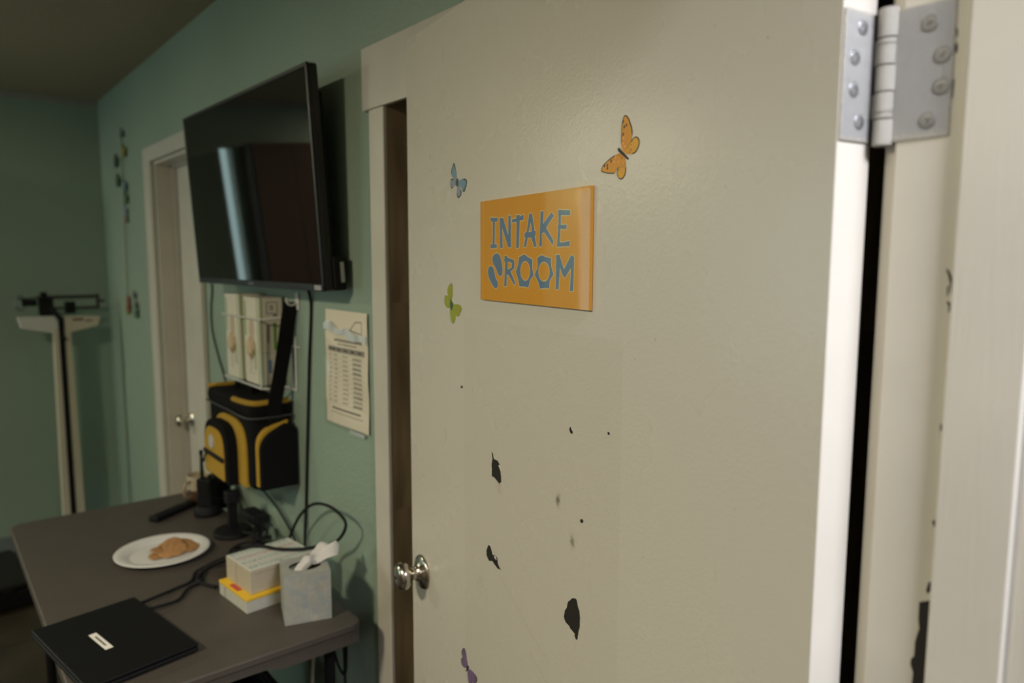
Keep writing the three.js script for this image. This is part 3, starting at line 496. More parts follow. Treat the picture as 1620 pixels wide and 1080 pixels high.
// ------------------------------------------------------------------ table and what stands on it
const TT = 0.74;
{
  const t = thing('folding_table', 'grey brown plastic folding table pushed against the sage green wall', 'table', [0.4775, 0, -2.15]);
  const hx = 0.293, hz = 0.64, r = 0.045;
  const s = new THREE.Shape(); s.moveTo(-hx + r, -hz); s.lineTo(hx - r * 0.5, -hz); s.quadraticCurveTo(hx, -hz, hx, -hz + r * 0.5); s.lineTo(hx, hz - r * 0.5); s.quadraticCurveTo(hx, hz, hx - r * 0.5, hz); s.lineTo(-hx + r, hz); s.quadraticCurveTo(-hx, hz, -hx, hz - r); s.lineTo(-hx, -hz + r); s.quadraticCurveTo(-hx, -hz, -hx + r, -hz);
  const g = extr(s, 0.012, 0.004); g.rotateX(Math.PI / 2); g.translate(0, TT - 0.004, 0);
  part('tabletop', uvm(g), M.table, t);
  // moulded skirts under the rim; the end skirts rise in the middle
  const endSkirt = shapeOf([[-hx + 0.012, 0], [hx - 0.004, 0], [hx - 0.004, -0.034], [0.1, -0.034], [0.06, -0.022], [-0.1, -0.02], [-0.14, -0.034], [-hx + 0.012, -0.034]]);
  for (const z of [hz - 0.014, -hz]) part('end_skirt', uvm(extr(endSkirt, 0.012, 0.001).translate(0, TT - 0.018, z)), M.table, t);
  for (const x of [-hx + 0.001, hx - 0.013]) part('side_skirt', box(x, x + 0.012, TT - 0.05, TT - 0.018, -hz + 0.02, hz - 0.02, 0.003), M.table, t);
  for (const [x, z] of [[0.253, 0.55], [-0.228, 0.55], [0.253, -0.45], [-0.228, -0.45]]) { const l = part('leg', bar([x, 0.0, z], [x, TT - 0.02, z], 0.0135, 14), M.black, t); part('foot_cap', cyl(0.017, 0.018, 0.03, [x, 0.015, z]), M.rubber, l); }
  for (const z of [0.55, -0.45]) for (const y of [0.12, TT - 0.04]) part('crossbar', bar([-0.228, y, z], [0.253, y, z], 0.011), M.black, t);
  for (const z of [0.55, -0.45]) part('brace', bar([0.01, 0.12, z], [0.01, TT - 0.025, z * 0.35], 0.008), M.black, t);
}
// laptop
{
  const l = thing('laptop', 'closed black laptop with a small white label on the near table corner', 'laptop', [0.288, TT, -1.753], 0.17);
  const hx = 0.113, hz = 0.169;
  part('base', box(-hx, hx, 0.003, 0.012, -hz, hz, 0.004), M.black, l);
  part('lid', box(-hx, hx, 0.0125, 0.022, -hz, hz, 0.004), phys(lin(0.006, 0.006, 0.006), 0.5, { specularIntensity: 0.3, bumpMap: peel, bumpScale: 0.0001 }), l);
  for (const [x, z] of [[-0.1, -0.15], [0.1, -0.15], [-0.1, 0.15], [0.1, 0.15]]) part('foot', cyl(0.008, 0.008, 0.004, [x, 0.002, z]), M.rubber, l);
  const lab = canvasTex(512, 96, (g) => { g.fillStyle = '#e4e0d2'; g.fillRect(0, 0, 512, 96); g.fillStyle = '#33322e'; let x = 96; for (let i = 0; i < 15; i++) { const w = rr(10, 22); g.fillRect(x, 34, w, 28); x += w + 5; } });
  const p = new THREE.PlaneGeometry(0.094, 0.0165); p.rotateX(-Math.PI / 2); p.rotateY(-Math.PI / 2); p.rotateY(0.02); p.translate(-0.026, 0.0223, 0.0);
  part('label', p, mat(0xffffff, 0.6, { map: lab }), l, 'white label strip with small print');
}
// paper plate with crackers
const PLX = 0.507, PLZ = -2.228;
single('paper_plate', lathe([[0, 0.0015], [0.085, 0.0015], [0.092, 0.003], [0.104, 0.0125], [0.122, 0.0155], [0.1275, 0.0145], [0.128, 0.0162], [0.122, 0.0178], [0.103, 0.0148], [0.09, 0.0052], [0.084, 0.0038], [0, 0.0036]], 64).translate(PLX, TT, PLZ), mat(lin(0.60, 0.59, 0.54), 0.7), 'white round paper plate holding tan crackers on the table', 'plate');
{
  const gm = [0, 1, 2].map((i) => mat(lin(0.46 + 0.05 * i, 0.235 + 0.03 * i, 0.075 + 0.012 * i), 0.75, { map: blotch(0.72, 1, 7, 140 + i, 0.03), bumpMap: peel, bumpScale: 0.0008 }));
  const cracker = (rx) => { const g = lathe([[0, -0.003], [0.6, -0.0032], [0.9, -0.0022], [1.0, 0], [0.9, 0.0025], [0.6, 0.0038], [0, 0.004]].map(([r, y]) => [r * rx, y]), 26); const p = g.attributes.position; for (let i = 0; i < p.count; i++) { const x = p.getX(i), z = p.getZ(i), a = Math.atan2(z, x), q = 1 + 0.05 * Math.sin(a * 3 + rx * 900); p.setX(i, x * q); p.setZ(i, z * q * 0.86); p.setY(i, p.getY(i) + 3.5 * x * x - 0.0008 * Math.sin(z * 120)); } g.computeVertexNormals(); return uvm(g); };
  const where = ['leftmost in the pile', 'on the left side of the pile', 'at the back of the pile, highest', 'in the middle, leaning upright', 'at the front middle of the pile', 'large and flat on the right side', 'at the right end of the pile', 'small, behind the middle one', 'low in front of the pile', 'tucked under the middle of the pile'];
  [[-0.006, 0.012, 0.022, 0.0095, 0.10, 0.05], [0.012, -0.004, 0.03, 0.016, 0.25, -0.1], [0.036, -0.022, 0.027, 0.03, -0.35, 0.35], [0.042, 0.004, 0.029, 0.028, 0.75, 0.4], [0.052, 0.022, 0.028, 0.021, 0.85, 0.25], [0.078, -0.006, 0.034, 0.022, 0.3, -0.35], [0.09, 0.012, 0.027, 0.013, 0.2, 0.1], [0.026, -0.03, 0.022, 0.014, -0.2, 0.0], [0.024, 0.022, 0.025, 0.0125, 0.22, 0.12], [0.05, -0.004, 0.03, 0.0085, 0, 0.05]].forEach(([x, z, r, y, a, b], i) => {
    const m = single('cracker', cracker(r), gm[i % 3], 'tan rounded cracker on the paper plate, ' + where[i], 'cracker', 'crackers on the paper plate');
    m.rotation.order = 'YXZ'; m.position.set(PLX + x * 0.95 - 0.018, TT + y, PLZ + z + 0.012); m.rotation.set(a * 0.8, 0.3 + 0.25 * Math.sin(i * 2.1), b * 0.8);
  });
}
// two stacked cartons and a tissue box
{
  const boxPrint = (bg, draw) => canvasTex(512, 512, (g) => { g.fillStyle = bg; g.fillRect(0, 0, 512, 512); draw(g); });
  const b = thing('carton', 'low white carton with a yellow top under the taller carton', 'box', [0.6375, TT, -1.797], 0.1);
  part('body', box(-0.075, 0.075, 0, 0.034, -0.078, 0.078, 0.001), mat(lin(0.58, 0.57, 0.47), 0.6, { map: speckle }), b);
  part('lid', box(-0.0758, 0.0758, 0.030, 0.0375, -0.0788, 0.0788, 0.001), mat(lin(0.72, 0.44, 0.02), 0.5), b, 'yellow lid');
  part('red_mark', box(-0.071, -0.058, 0.0376, 0.0379, -0.03, 0.02), mat(lin(0.5, 0.06, 0.04), 0.5), b, 'red printed mark');
  part('tape_seam', box(-0.0763, -0.0759, 0.002, 0.030, -0.045, -0.043), mat(lin(0.3, 0.29, 0.25), 0.6), b);
  const top = boxPrint('#c9cabd', (g) => {
    for (let r = 0; r < 26; r++) { let x = 18; while (x < 480) { const w = rr(8, 40); g.fillStyle = (r === 8 || r === 9 || r === 19) ? `rgba(190,60,45,${rr(0.6, 0.9)})` : (r % 7 < 2 ? `rgba(60,105,80,${rr(0.5, 0.9)})` : `rgba(90,100,95,${rr(0.25, 0.6)})`); g.save(); g.translate(x, 14 + r * 19); g.fillRect(0, 0, w, r % 7 < 2 ? 12 : 7); g.restore(); x += w + rr(4, 14); } }
  });
  const c = thing('carton', 'taller cream carton with red and green printed top beside the tissue box', 'box', [0.668, TT + 0.038, -1.805], 0.1);
  const H = 0.06, hx = 0.088, hz = 0.069;
  part('body', box(-hx, hx, 0, H, -hz, hz, 0.0015), mat(lin(0.55, 0.48, 0.34), 0.65, { map: speckle }), c);
  const tp = new THREE.PlaneGeometry(hx * 2 - 0.002, hz * 2 - 0.002); tp.rotateX(-Math.PI / 2); tp.translate(0, H + 0.0003, 0);
  part('printed_top', tp, mat(0xffffff, 0.55, { map: top }), c, 'top printed with red and green lines');
  part('flap_seam', [box(-hx - 0.0004, -hx, 0.001, H - 0.001, -0.012, -0.010), box(-hx + 0.01, hx - 0.02, H - 0.011, H - 0.0095, hz, hz + 0.0004)], mat(lin(0.28, 0.24, 0.16), 0.7), c);
}
{
  const S = 0.1085, H = 0.12;
  const t = thing('tissue_box', 'pale blue patterned tissue box at the table corner', 'tissue box', [0.687, TT, -1.632], -0.3);
  const pm = canvasTex(512, 512, (g) => {
    g.fillStyle = '#a9afab'; g.fillRect(0, 0, 512, 512);
    for (let i = 0; i < 700; i++) { g.fillStyle = `rgba(${['150,170,190', '205,180,140', '220,215,200', '130,150,165', '200,190,160'][Math.floor(rnd() * 5)]},${rr(0.03, 0.12)})`; g.beginPath(); g.ellipse(rr(0, 512), rr(0, 512), rr(12, 60), rr(8, 34), rr(0, 3), 0, 7); g.fill(); }
    g.lineWidth = 2; for (let i = 0; i < 60; i++) { g.strokeStyle = `rgba(190,150,110,${rr(0.15, 0.4)})`; g.beginPath(); const x = rr(0, 512), y = rr(0, 512); g.arc(x, y, rr(8, 30), rr(0, 3), rr(3, 6)); g.stroke(); }
  }); pm.wrapS = pm.wrapT = THREE.RepeatWrapping;
  const m = mat(lin(0.74, 0.72, 0.67), 0.55, { map: pm });
  const wall = (g) => { const p = g.attributes.position, uv = g.attributes.uv; for (let i = 0; i < p.count; i++) uv.setXY(i, (p.getX(i) + p.getZ(i)) / S + 0.5, p.getY(i) / H); return g; };
  part('side', wall(mergeGeometries([box(-S / 2, S / 2, 0, H, S / 2 - 0.0012, S / 2), box(-S / 2, S / 2, 0, H, -S / 2, -S / 2 + 0.0012), box(-S / 2, -S / 2 + 0.0012, 0, H, -S / 2 + 0.0012, S / 2 - 0.0012), box(S / 2 - 0.0012, S / 2, 0, H, -S / 2 + 0.0012, S / 2 - 0.0012), box(-S / 2, S / 2, 0, 0.001, -S / 2, S / 2)].map(clean))), m, t);
  const top = shapeOf([[-S / 2, -S / 2], [S / 2, -S / 2], [S / 2, S / 2], [-S / 2, S / 2]]); const hole = new THREE.Path(); hole.absellipse(0, -0.004, 0.038, 0.029, 0, Math.PI * 2, true); top.holes.push(hole);
  const tg = extr(top, 0.0012); tg.rotateX(-Math.PI / 2); tg.translate(0, H, 0); { const p = tg.attributes.position, uv = tg.attributes.uv; for (let i = 0; i < p.count; i++) uv.setXY(i, p.getX(i) / S + 0.5, p.getZ(i) / S + 0.5); }
  part('top_panel', tg, m, t, 'top with an oval opening');
  // the tissue pulled through the opening
  const N = 26, Mm = 14, pos = [], idx = [];
  for (let i = 0; i <= N; i++) for (let j = 0; j <= Mm; j++) {
    const u = i / N, v = j / Mm - 0.5;
    const pinch = 1 - 0.55 * Math.exp(-((u - 0.42) ** 2) / 0.02);
    const x = -0.02 + 0.098 * u, wd = (0.04 + 0.02 * u) * pinch, y = 0.006 + 0.036 * Math.sin(Math.min(1, u * 1.5) * Math.PI * 0.5) + 0.008 * Math.sin(u * 9) + 0.007 * Math.sin(v * 14 + u * 6) + 0.003 * Math.sin(v * 33 - u * 13);
    pos.push(x + 0.008 * Math.sin(v * 9), y + 0.012 * u * Math.cos(v * 5), v * wd + 0.005 * Math.sin(u * 8));
  }
  for (let i = 0; i < N; i++) for (let j = 0; j < Mm; j++) { const a = i * (Mm + 1) + j, b = a + Mm + 1; idx.push(a, b, a + 1, b, b + 1, a + 1); }
  const g = new THREE.BufferGeometry(); g.setAttribute('position', new THREE.Float32BufferAttribute(pos, 3)); g.setIndex(idx); g.computeVertexNormals();
  const ts = single('tissue', g, new THREE.MeshPhysicalMaterial({ color: lin(0.78, 0.74, 0.66), roughness: 0.95, side: THREE.DoubleSide, transmission: 0.3, thickness: 0 }), 'white tissue pulled out of the pale blue box', 'tissue');
  ts.position.set(0.687, TT + H - 0.022, -1.632); ts.rotation.y = 0.12;
}
// mug
{
  const m = thing('mug', 'cream and brown glazed mug standing at the far end of the table', 'mug', [0.735, TT, -2.655], 0.5);
  const bands = (y) => y < 0.05;
  part('lower_body', lathe([[0, 0], [0.03, 0], [0.036, 0.006], [0.041, 0.028], [0.041, 0.05]], 36), phys(lin(0.10, 0.055, 0.03), 0.3), m, 'dark brown glazed lower half');
  part('upper_body', lathe([[0.041, 0.05], [0.04, 0.075], [0.042, 0.098], [0.0405, 0.1], [0.038, 0.098], [0.036, 0.05], [0.03, 0.008], [0, 0.007]], 36), phys(lin(0.50, 0.43, 0.29), 0.35), m, 'cream glazed upper half');
  part('handle', tube([[-0.038, 0.082, 0], [-0.058, 0.08, 0], [-0.068, 0.058, 0], [-0.06, 0.034, 0], [-0.036, 0.026, 0]], 0.0052, 30, 10), phys(lin(0.30, 0.22, 0.13), 0.35), m);
}
// remote, radios, webcam stand: black things behind the plate
{
  const r = thing('remote_control', 'long black remote control lying behind the paper plate', 'remote', [0.625, TT, -2.575], 0.56);
  part('case', box(-0.09, 0.09, 0, 0.02, -0.019, 0.019, 0.006), M.black, r);
  for (let i = 0; i < 6; i++) for (let j = 0; j < 2; j++) part('button', cyl(0.0045, 0.0045, 0.002, [-0.068 + i * 0.02, 0.0208, -0.007 + j * 0.014]), M.rubber, r);
}
function radio(x, z, turn, tall, label) {
  const t = thing('handheld_radio', label, 'radio', [x, TT, z], turn, 'black radios in their chargers');
  part('charger_base', lathe([[0, 0], [0.042, 0], [0.043, 0.01], [0.036, 0.03], [0.03, 0.034], [0, 0.034]], 30), M.rubber, t);
  part('body', box(-0.028, 0.028, 0.03, 0.03 + tall, -0.018, 0.018, 0.006), M.black, t);
  const a = part('antenna', [cyl(0.0042, 0.0065, 0.085, [-0.015, 0.03 + tall + 0.042, 0]), cyl(0.006, 0.006, 0.016, [-0.015, 0.03 + tall + 0.088, 0])], M.rubber, t); a.rotation.z = 0.0;
  part('knob', cyl(0.006, 0.006, 0.014, [0.014, 0.03 + tall + 0.007, 0]), M.rubber, t);
  part('speaker_grille', box(-0.02, 0.02, 0.07, 0.03 + tall - 0.015, 0.018, 0.0195, 0.001), M.blackGloss, t);
}
radio(0.715, -2.50, -0.9, 0.095, 'black handheld radio with upright antenna beside the mug');
radio(0.785, -2.565, -0.7, 0.13, 'taller black handheld radio between the mug and the hanging bag');
{
  const t = thing('microphone_stand', 'black desk stand with round base and post behind the plate', 'stand', [0.722, TT, -2.265], 0);
  part('base', lathe([[0, 0], [0.058, 0], [0.06, 0.006], [0.055, 0.016], [0.02, 0.02], [0, 0.02]], 40), M.black, t);
  part('post', box(-0.014, 0.014, 0.018, 0.115, -0.01, 0.01, 0.004), M.black, t);
  part('clamp', box(-0.02, 0.02, 0.1, 0.14, -0.017, 0.017, 0.006), M.rubber, t);
}
{
  const t = thing('power_adapter', 'black power brick against the wall under the hanging bag', 'adapter', [0.815, TT, -2.34], 0.08);
  part('brick', box(-0.028, 0.028, 0, 0.032, -0.055, 0.055, 0.008), M.rubber, t);
  part('lead_stub', cyl(0.005, 0.004, 0.025, [0, 0.016, 0.066], 'z'), M.rubber, t);
}
// cables
const cable = (pts, r, label, m = M.rubber, seg = 120, name = 'cable') => single(name, tube(pts, r, seg, 8), m, label, 'cable');
cable([[0.8, 0.75, -2.03], [0.8, 0.78, -2.01], [0.8, 0.875, -1.926], [0.8, 0.938, -1.824], [0.8, 0.957, -1.703], [0.8, 0.937, -1.636], [0.796, 0.885, -1.672], [0.775, 0.852, -1.74], [0.735, 0.846, -1.765], [0.69, 0.845, -1.805], [0.655, 0.845, -1.86], [0.61, 0.81, -1.93], [0.585, 0.765, -2.02], [0.545, 0.747, -2.03], [0.514, 0.746, -1.975], [0.47, 0.746, -1.955], [0.425, 0.75, -1.93], [0.382, 0.753, -1.909]], 0.0042, 'thick black lead looping up by the wall and across to the laptop', M.rubber, 200);
cable([[0.735, 0.762, -2.03], [0.68, 0.747, -2.06], [0.61, 0.746, -2.05], [0.557, 0.745, -2.017], [0.533, 0.746, -1.955], [0.497, 0.746, -1.936], [0.459, 0.746, -1.885], [0.425, 0.75, -1.868], [0.388, 0.753, -1.863]], 0.004, 'black lead on the table running to the laptop side', M.rubber);
cable([[0.557, 0.752, -2.01], [0.528, 0.75, -1.965], [0.54, 0.746, -1.93], [0.556, 0.7455, -1.90]], 0.0045, 'short black lead end reaching the yellow carton', M.rubber, 50);
cable([[0.825, 0.86, -2.50], [0.835, 0.855, -2.36], [0.838, 0.82, -2.2], [0.84, 0.765, -2.08], [0.838, 0.7445, -2.05]], 0.0035, 'black lead slanting down from the radios to the cartons', M.rubber);
{
  const pts = []; for (let i = 0; i < 46; i++) { const a = i * 0.62; pts.push([0.762 + 0.036 * Math.cos(a) + rr(-0.012, 0.012), TT + 0.006 + 0.03 * Math.abs(Math.sin(i * 0.37)), -2.155 + 0.07 * Math.sin(a * 0.93) + rr(-0.012, 0.012)]); }
  cable(pts, 0.0036, 'tangled heap of black lead behind the plate by the wall', M.rubber, 420);
  const p2 = []; for (let i = 0; i < 30; i++) { const a = i * 0.71; p2.push([0.70 + 0.05 * Math.cos(a) + rr(-0.01, 0.01), TT + 0.005 + 0.02 * Math.abs(Math.sin(i * 0.5)), -2.05 + 0.055 * Math.sin(a)]); }
  cable(p2, 0.0036, 'coiled black lead between the plate and the cartons', M.rubber, 300);
}
cable([[0.838, 1.53, -1.918], [0.849, 1.49, -1.921], [0.8495, 1.3, -1.945], [0.8495, 1.071, -1.972], [0.8495, 0.874, -1.995], [0.846, 0.79, -2.0], [0.835, 0.60, -1.98], [0.848, 0.25, -1.97], [0.848, 0.05, -1.97]], 0.0045, 'black lead hanging straight down the wall from the television', M.rubber);
cable([[0.838, 1.535, -2.79], [0.849, 1.50, -2.79], [0.8495, 1.42, -2.815], [0.8495, 1.341, -2.812], [0.8495, 1.251, -2.758], [0.849, 1.154, -2.678], [0.848, 1.0, -2.62], [0.84, 0.8, -2.58], [0.83, 0.745, -2.5]], 0.0035, 'thin dark lead curving down the wall left of the glove boxes', mat(lin(0.03, 0.035, 0.03), 0.6));
cable([[0.80, 0.69, -1.75], [0.80, 0.60, -1.74], [0.80, 0.53, -1.70], [0.80, 0.52, -1.665], [0.80, 0.58, -1.65], [0.80, 0.69, -1.66]], 0.004, 'black lead loop hanging below the table corner', M.rubber, 60);
cable([[0.81, 0.69, -1.70], [0.812, 0.60, -1.69], [0.812, 0.3, -1.68], [0.82, 0.05, -1.66]], 0.004, 'black lead dropping to the floor below the table', M.rubber, 60);
cable([[0.80, 0.72, -1.84], [0.80, 0.62, -1.83], [0.79, 0.4, -1.85], [0.80, 0.1, -1.86], [0.80, 0.006, -1.9]], 0.005, 'cream lead dropping to the floor below the table', M.cream, 60);

// ------------------------------------------------------------------ things hanging on the right wall
// wire rack with glove cartons
{
  const r = thing('wire_rack', 'white wire rack on the wall under the television', 'rack', [W, 1.215, -2.25]);
  const wires = [[[-0.004, 0.0, -0.18], [-0.004, 0.0, 0.21]], [[-0.004, 0.22, -0.18], [-0.004, 0.22, 0.2]], [[-0.004, 0.0, -0.18], [-0.004, 0.22, -0.18]], [[-0.004, 0.0, 0.18], [-0.004, 0.22, 0.18]], [[-0.085, 0.005, -0.18], [-0.085, 0.005, 0.145]], [[-0.088, 0.21, -0.175], [-0.088, 0.21, 0.15]], [[-0.004, 0.0, 0.18], [-0.085, 0.005, 0.145]], [[-0.004, 0.22, 0.2], [-0.088, 0.21, 0.15]], [[-0.004, 0.0, -0.18], [-0.085, 0.005, -0.18]], [[-0.085, 0.005, 0.145], [-0.088, 0.21, 0.15]], [[-0.004, 0.0, 0.21], [-0.004, 0.16, 0.21]], [[-0.004, 0.13, 0.18], [-0.004, 0.13, 0.24]]];
  for (const [a, b] of wires) part('wire', bar(a, b, 0.0028), M.wire, r);
}
function gloveBox(z0, z1, y0, y1, x0, lean, label, stripe) {
  const w = z1 - z0, h = y1 - y0, d = W - 0.009 - x0;
  const g = thing('glove_box', label, 'box', [W - 0.009, y0, (z0 + z1) / 2], 0); g.rotation.x = lean;
  part('carton', box(-d, 0, 0, h, -w / 2, w / 2, 0.0015), mat(lin(0.60, 0.58, 0.50), 0.55, { map: speckle }), g);
  const end = canvasTex(256, 1024, (c) => {
    c.fillStyle = '#d6d0be'; c.fillRect(0, 0, 256, 1024);
    c.strokeStyle = '#3a3a36'; c.lineWidth = 7; c.strokeRect(80, 50, 120, 130); c.fillStyle = '#3a3a36'; c.font = 'bold 80px serif'; c.fillText('S', 112, 142); c.fillRect(150, 196, 50, 18);
    c.fillStyle = 'rgba(80,80,70,0.5)'; c.fillRect(0, 255, 256, 5); c.fillRect(0, 640, 256, 5);
    c.fillStyle = '#6f9a3e'; c.fillRect(150, 290, 38, 330); c.fillRect(14, 0, 14, 1024);
    c.save(); c.translate(88, 520); c.rotate(-Math.PI / 2); c.fillStyle = '#5a5c52'; for (let i = 0; i < 9; i++) c.fillRect(i * 24, -14, 15, 28); c.restore();
    c.fillStyle = '#7d8fb0'; c.fillRect(80, 730, 44, 160); c.fillStyle = 'rgba(120,150,80,0.8)'; c.fillRect(180, 660, 26, 300);
  });
  const e = new THREE.PlaneGeometry(d - 0.003, h - 0.003); e.translate(-d / 2, h / 2, w / 2 + 0.0004); part('printed_end', e, mat(0xffffff, 0.55, { map: end }), g, 'end panel with size mark and green stripe');
  const fr = canvasTex(512, 1024, (c) => {
    c.fillStyle = '#cfc9b8'; c.fillRect(0, 0, 512, 1024);
    c.fillStyle = stripe; c.fillRect(20, 40, 46, 420); c.fillRect(440, 0, 30, 1024); c.fillStyle = 'rgba(120,110,100,0.5)'; for (let i = 0; i < 14; i++) c.fillRect(120 + rr(-10, 10), 560 + i * 26, rr(80, 240), 9);
    c.fillStyle = '#b9a58c'; c.beginPath(); c.ellipse(250, 380, 90, 140, 0, 0, 7); c.fill(); c.fillStyle = 'rgba(110,130,80,0.6)'; c.fillRect(330, 600, 50, 260);
  });
  const f = new THREE.PlaneGeometry(w - 0.003, h - 0.003); f.rotateY(-Math.PI / 2); f.translate(-d - 0.0004, h / 2, 0); part('printed_front', f, mat(0xffffff, 0.55, { map: fr }), g, 'front panel with printed picture and green stripe');
  // glove poking out of the opening
  const gl = new THREE.SphereGeometry(0.03, 24, 16); { const p = gl.attributes.position; for (let i = 0; i < p.count; i++) { const x = p.getX(i), y = p.getY(i), z = p.getZ(i), k = 1 + 0.22 * Math.sin(x * 190 + y * 150) * Math.cos(z * 210); p.setXYZ(i, x * 0.45 * k, y * 1.0 * k, z * 0.75 * k); } gl.computeVertexNormals(); }
  gl.translate(-d - 0.004, h * 0.42, 0); part('glove', gl, mat(lin(0.55, 0.45, 0.30), 0.8), g, 'cream glove poking out');
}
gloveBox(-2.245, -2.118, 1.226, 1.488, 0.775, 0.0, 'white and green glove box nearest the bag strap in the wire rack', '#7fa04a');
gloveBox(-2.405, -2.275, 1.226, 1.492, 0.772, -0.02, 'white glove box left of the other one in the wire rack', '#8aa86a');
// strap hook and bag
{
  const b = thing('lunch_bag', 'black insulated bag with yellow panels hanging by its strap under the television', 'bag', [0.787, 0.918, -2.272], 0);
  const B0 = M.blackFabric, Y = M.yellowFabric, hx = 0.062, hz = 0.2;
  part('body', box(-hx, hx, 0, 0.235, -hz, hz, 0.028), B0, b);
  part('lid', box(-hx - 0.004, hx + 0.002, 0.215, 0.268, -hz - 0.006, hz + 0.004, 0.02), B0, b, 'black lid');
  part('lid_zip', tube([[-hx - 0.005, 0.222, -hz], [-hx - 0.006, 0.222, 0], [-hx - 0.003, 0.222, hz - 0.01], [-hx + 0.02, 0.222, hz + 0.006], [hx, 0.222, hz + 0.006]], 0.0035, 60, 8), mat(lin(0.03, 0.03, 0.03), 0.5), b);
  // yellow piping on the lid
  for (const p of [[[-hx + 0.006, 0.266, -hz - 0.002], [-hx + 0.02, 0.27, -hz + 0.02], [0, 0.27, -hz + 0.03], [hx - 0.01, 0.27, -hz + 0.02]], [[-hx - 0.003, 0.262, 0.06], [-hx - 0.003, 0.264, 0.12], [-hx + 0.012, 0.266, hz - 0.002], [0.0, 0.266, hz + 0.001], [hx - 0.012, 0.266, hz - 0.002]]]) { const g = tube(p, 0.0085, 50, 10); part('lid_piping', g, Y, b, 'yellow piping'); }
  part('carry_handle', tube([[0.0, 0.262, -0.10], [0.0, 0.286, -0.09], [0.0, 0.290, -0.02], [0.0, 0.286, 0.03], [0.0, 0.262, 0.04]], 0.008, 40, 8), B0, b);
  // rounded front pocket facing the room
  const dome = (w, h, r) => { const s = new THREE.Shape(); s.moveTo(-w, 0); s.lineTo(w, 0); s.lineTo(w, h - r); s.bezierCurveTo(w, h, w * 0.55, h, 0, h); s.bezierCurveTo(-w * 0.55, h, -w, h, -w, h - r); s.lineTo(-w, 0); return s; };
  const onFront = (g, y, out, z = 0) => { g.rotateY(-Math.PI / 2); g.translate(-hx - out, y, z); return g; };
  const yp = part('front_panel', uvm(onFront(extr(dome(0.135, 0.19, 0.1), 0.008, 0.003), 0.012, -0.002, 0.02)), Y, b, 'yellow front panel');
  const fp = part('front_pocket', uvm(onFront(extr(dome(0.108, 0.168, 0.085), 0.03, 0.006), 0.012, 0.004, -0.015)), B0, b, 'black front pocket');
  part('pocket_panel', uvm(onFront(extr(dome(0.088, 0.146, 0.075), 0.006, 0.002), 0.016, 0.036, -0.02)), Y, fp, 'yellow pocket panel');
  part('pocket_zip', box(-hx - 0.048, -hx - 0.04, 0.07, 0.085, -0.112, 0.07, 0.002), M.black, fp);
  const bd = part('badge', cyl(0.022, 0.022, 0.003, [-hx - 0.0455, 0.118, -0.035], 'x', 36), mat(lin(0.45, 0.44, 0.40), 0.5), fp, 'round white badge');
  part('zip_pull', [bar([-hx - 0.047, 0.076, -0.085], [-hx - 0.055, 0.05, -0.088], 0.003), new THREE.SphereGeometry(0.005, 10, 8).translate(-hx - 0.055, 0.048, -0.088)], M.rubber, fp);
  // side pocket facing the camera
  const side = new THREE.Shape(); { const w = 0.05, h = 0.178; side.moveTo(-w, 0); side.lineTo(w, 0); side.lineTo(w, h - 0.03); side.quadraticCurveTo(w, h, w - 0.03, h); side.lineTo(-w + 0.045, h - 0.012); side.quadraticCurveTo(-w, h - 0.03, -w, h - 0.07); side.lineTo(-w, 0); }
  const sp = part('side_pocket', uvm(extr(side, 0.026, 0.006).translate(0.006, 0.018, hz + 0.001)), B0, b, 'black side pocket');
  const sy = extr((() => { const w = 0.057, h = 0.192, s = new THREE.Shape(); s.moveTo(-w, 0.01); s.lineTo(-w, h - 0.07); s.quadraticCurveTo(-w, h - 0.02, -w + 0.05, h - 0.008); s.lineTo(w - 0.025, h); s.lineTo(w - 0.03, h - 0.03); s.lineTo(-w + 0.05, h - 0.035); s.quadraticCurveTo(-w + 0.018, h - 0.05, -w + 0.016, h - 0.08); s.lineTo(-w + 0.014, 0.0); s.lineTo(-w, 0.01); return s; })(), 0.014, 0.003);
  part('pocket_trim', uvm(sy.translate(0.006, 0.014, hz + 0.001)), Y, sp, 'yellow edge of the side pocket');
  // shoulder strap up to the hook
  const ribbon = (path, wid, th) => { const c = new THREE.CatmullRomCurve3(path.map((p) => V(p.slice(0, 3))), false, 'centripetal'), N = 50, pos = [], idx = []; for (let i = 0; i <= N; i++) { const p = c.getPoint(i / N), k = i / N * (path.length - 1), a = path[Math.floor(k)][3], e = path[Math.min(path.length - 1, Math.floor(k) + 1)][3], ang = a + (e - a) * (k % 1), dx = Math.cos(ang), dz = Math.sin(ang); for (const [s, q] of [[-1, -1], [1, -1], [1, 1], [-1, 1]]) pos.push(p.x + s * dx * wid / 2 - q * dz * th / 2, p.y, p.z + s * dz * wid / 2 + q * dx * th / 2); } for (let i = 0; i < N; i++) for (let j = 0; j < 4; j++) { const a = i * 4 + j, e = i * 4 + (j + 1) % 4; idx.push(a, e, a + 4, e, e + 4, a + 4); } idx.push(0, 2, 1, 0, 3, 2, N * 4, N * 4 + 1, N * 4 + 2, N * 4, N * 4 + 2, N * 4 + 3); let g = new THREE.BufferGeometry(); g.setAttribute('position', new THREE.Float32BufferAttribute(pos, 3)); g.setIndex(idx); g = g.toNonIndexed(); g.computeVertexNormals(); return uvm(g); };
  part('shoulder_strap', ribbon([[0.0, 0.19, hz + 0.006, 0], [0.006, 0.27, hz + 0.012, 0], [0.022, 0.36, hz + 0.02, 0.1], [0.035, 0.45, hz + 0.03, 0.2], [0.046, 0.535, hz + 0.04, 0.5], [0.055, 0.56, hz + 0.035, 0.7]], 0.042, 0.004), B0, b);
  part('shoulder_strap', ribbon([[0.062, 0.555, hz + 0.02, 1.2], [0.064, 0.45, hz - 0.02, 1.3], [0.062, 0.34, -0.06, 1.5], [0.05, 0.25, -hz + 0.0, 1.5]], 0.03, 0.004), B0, b);
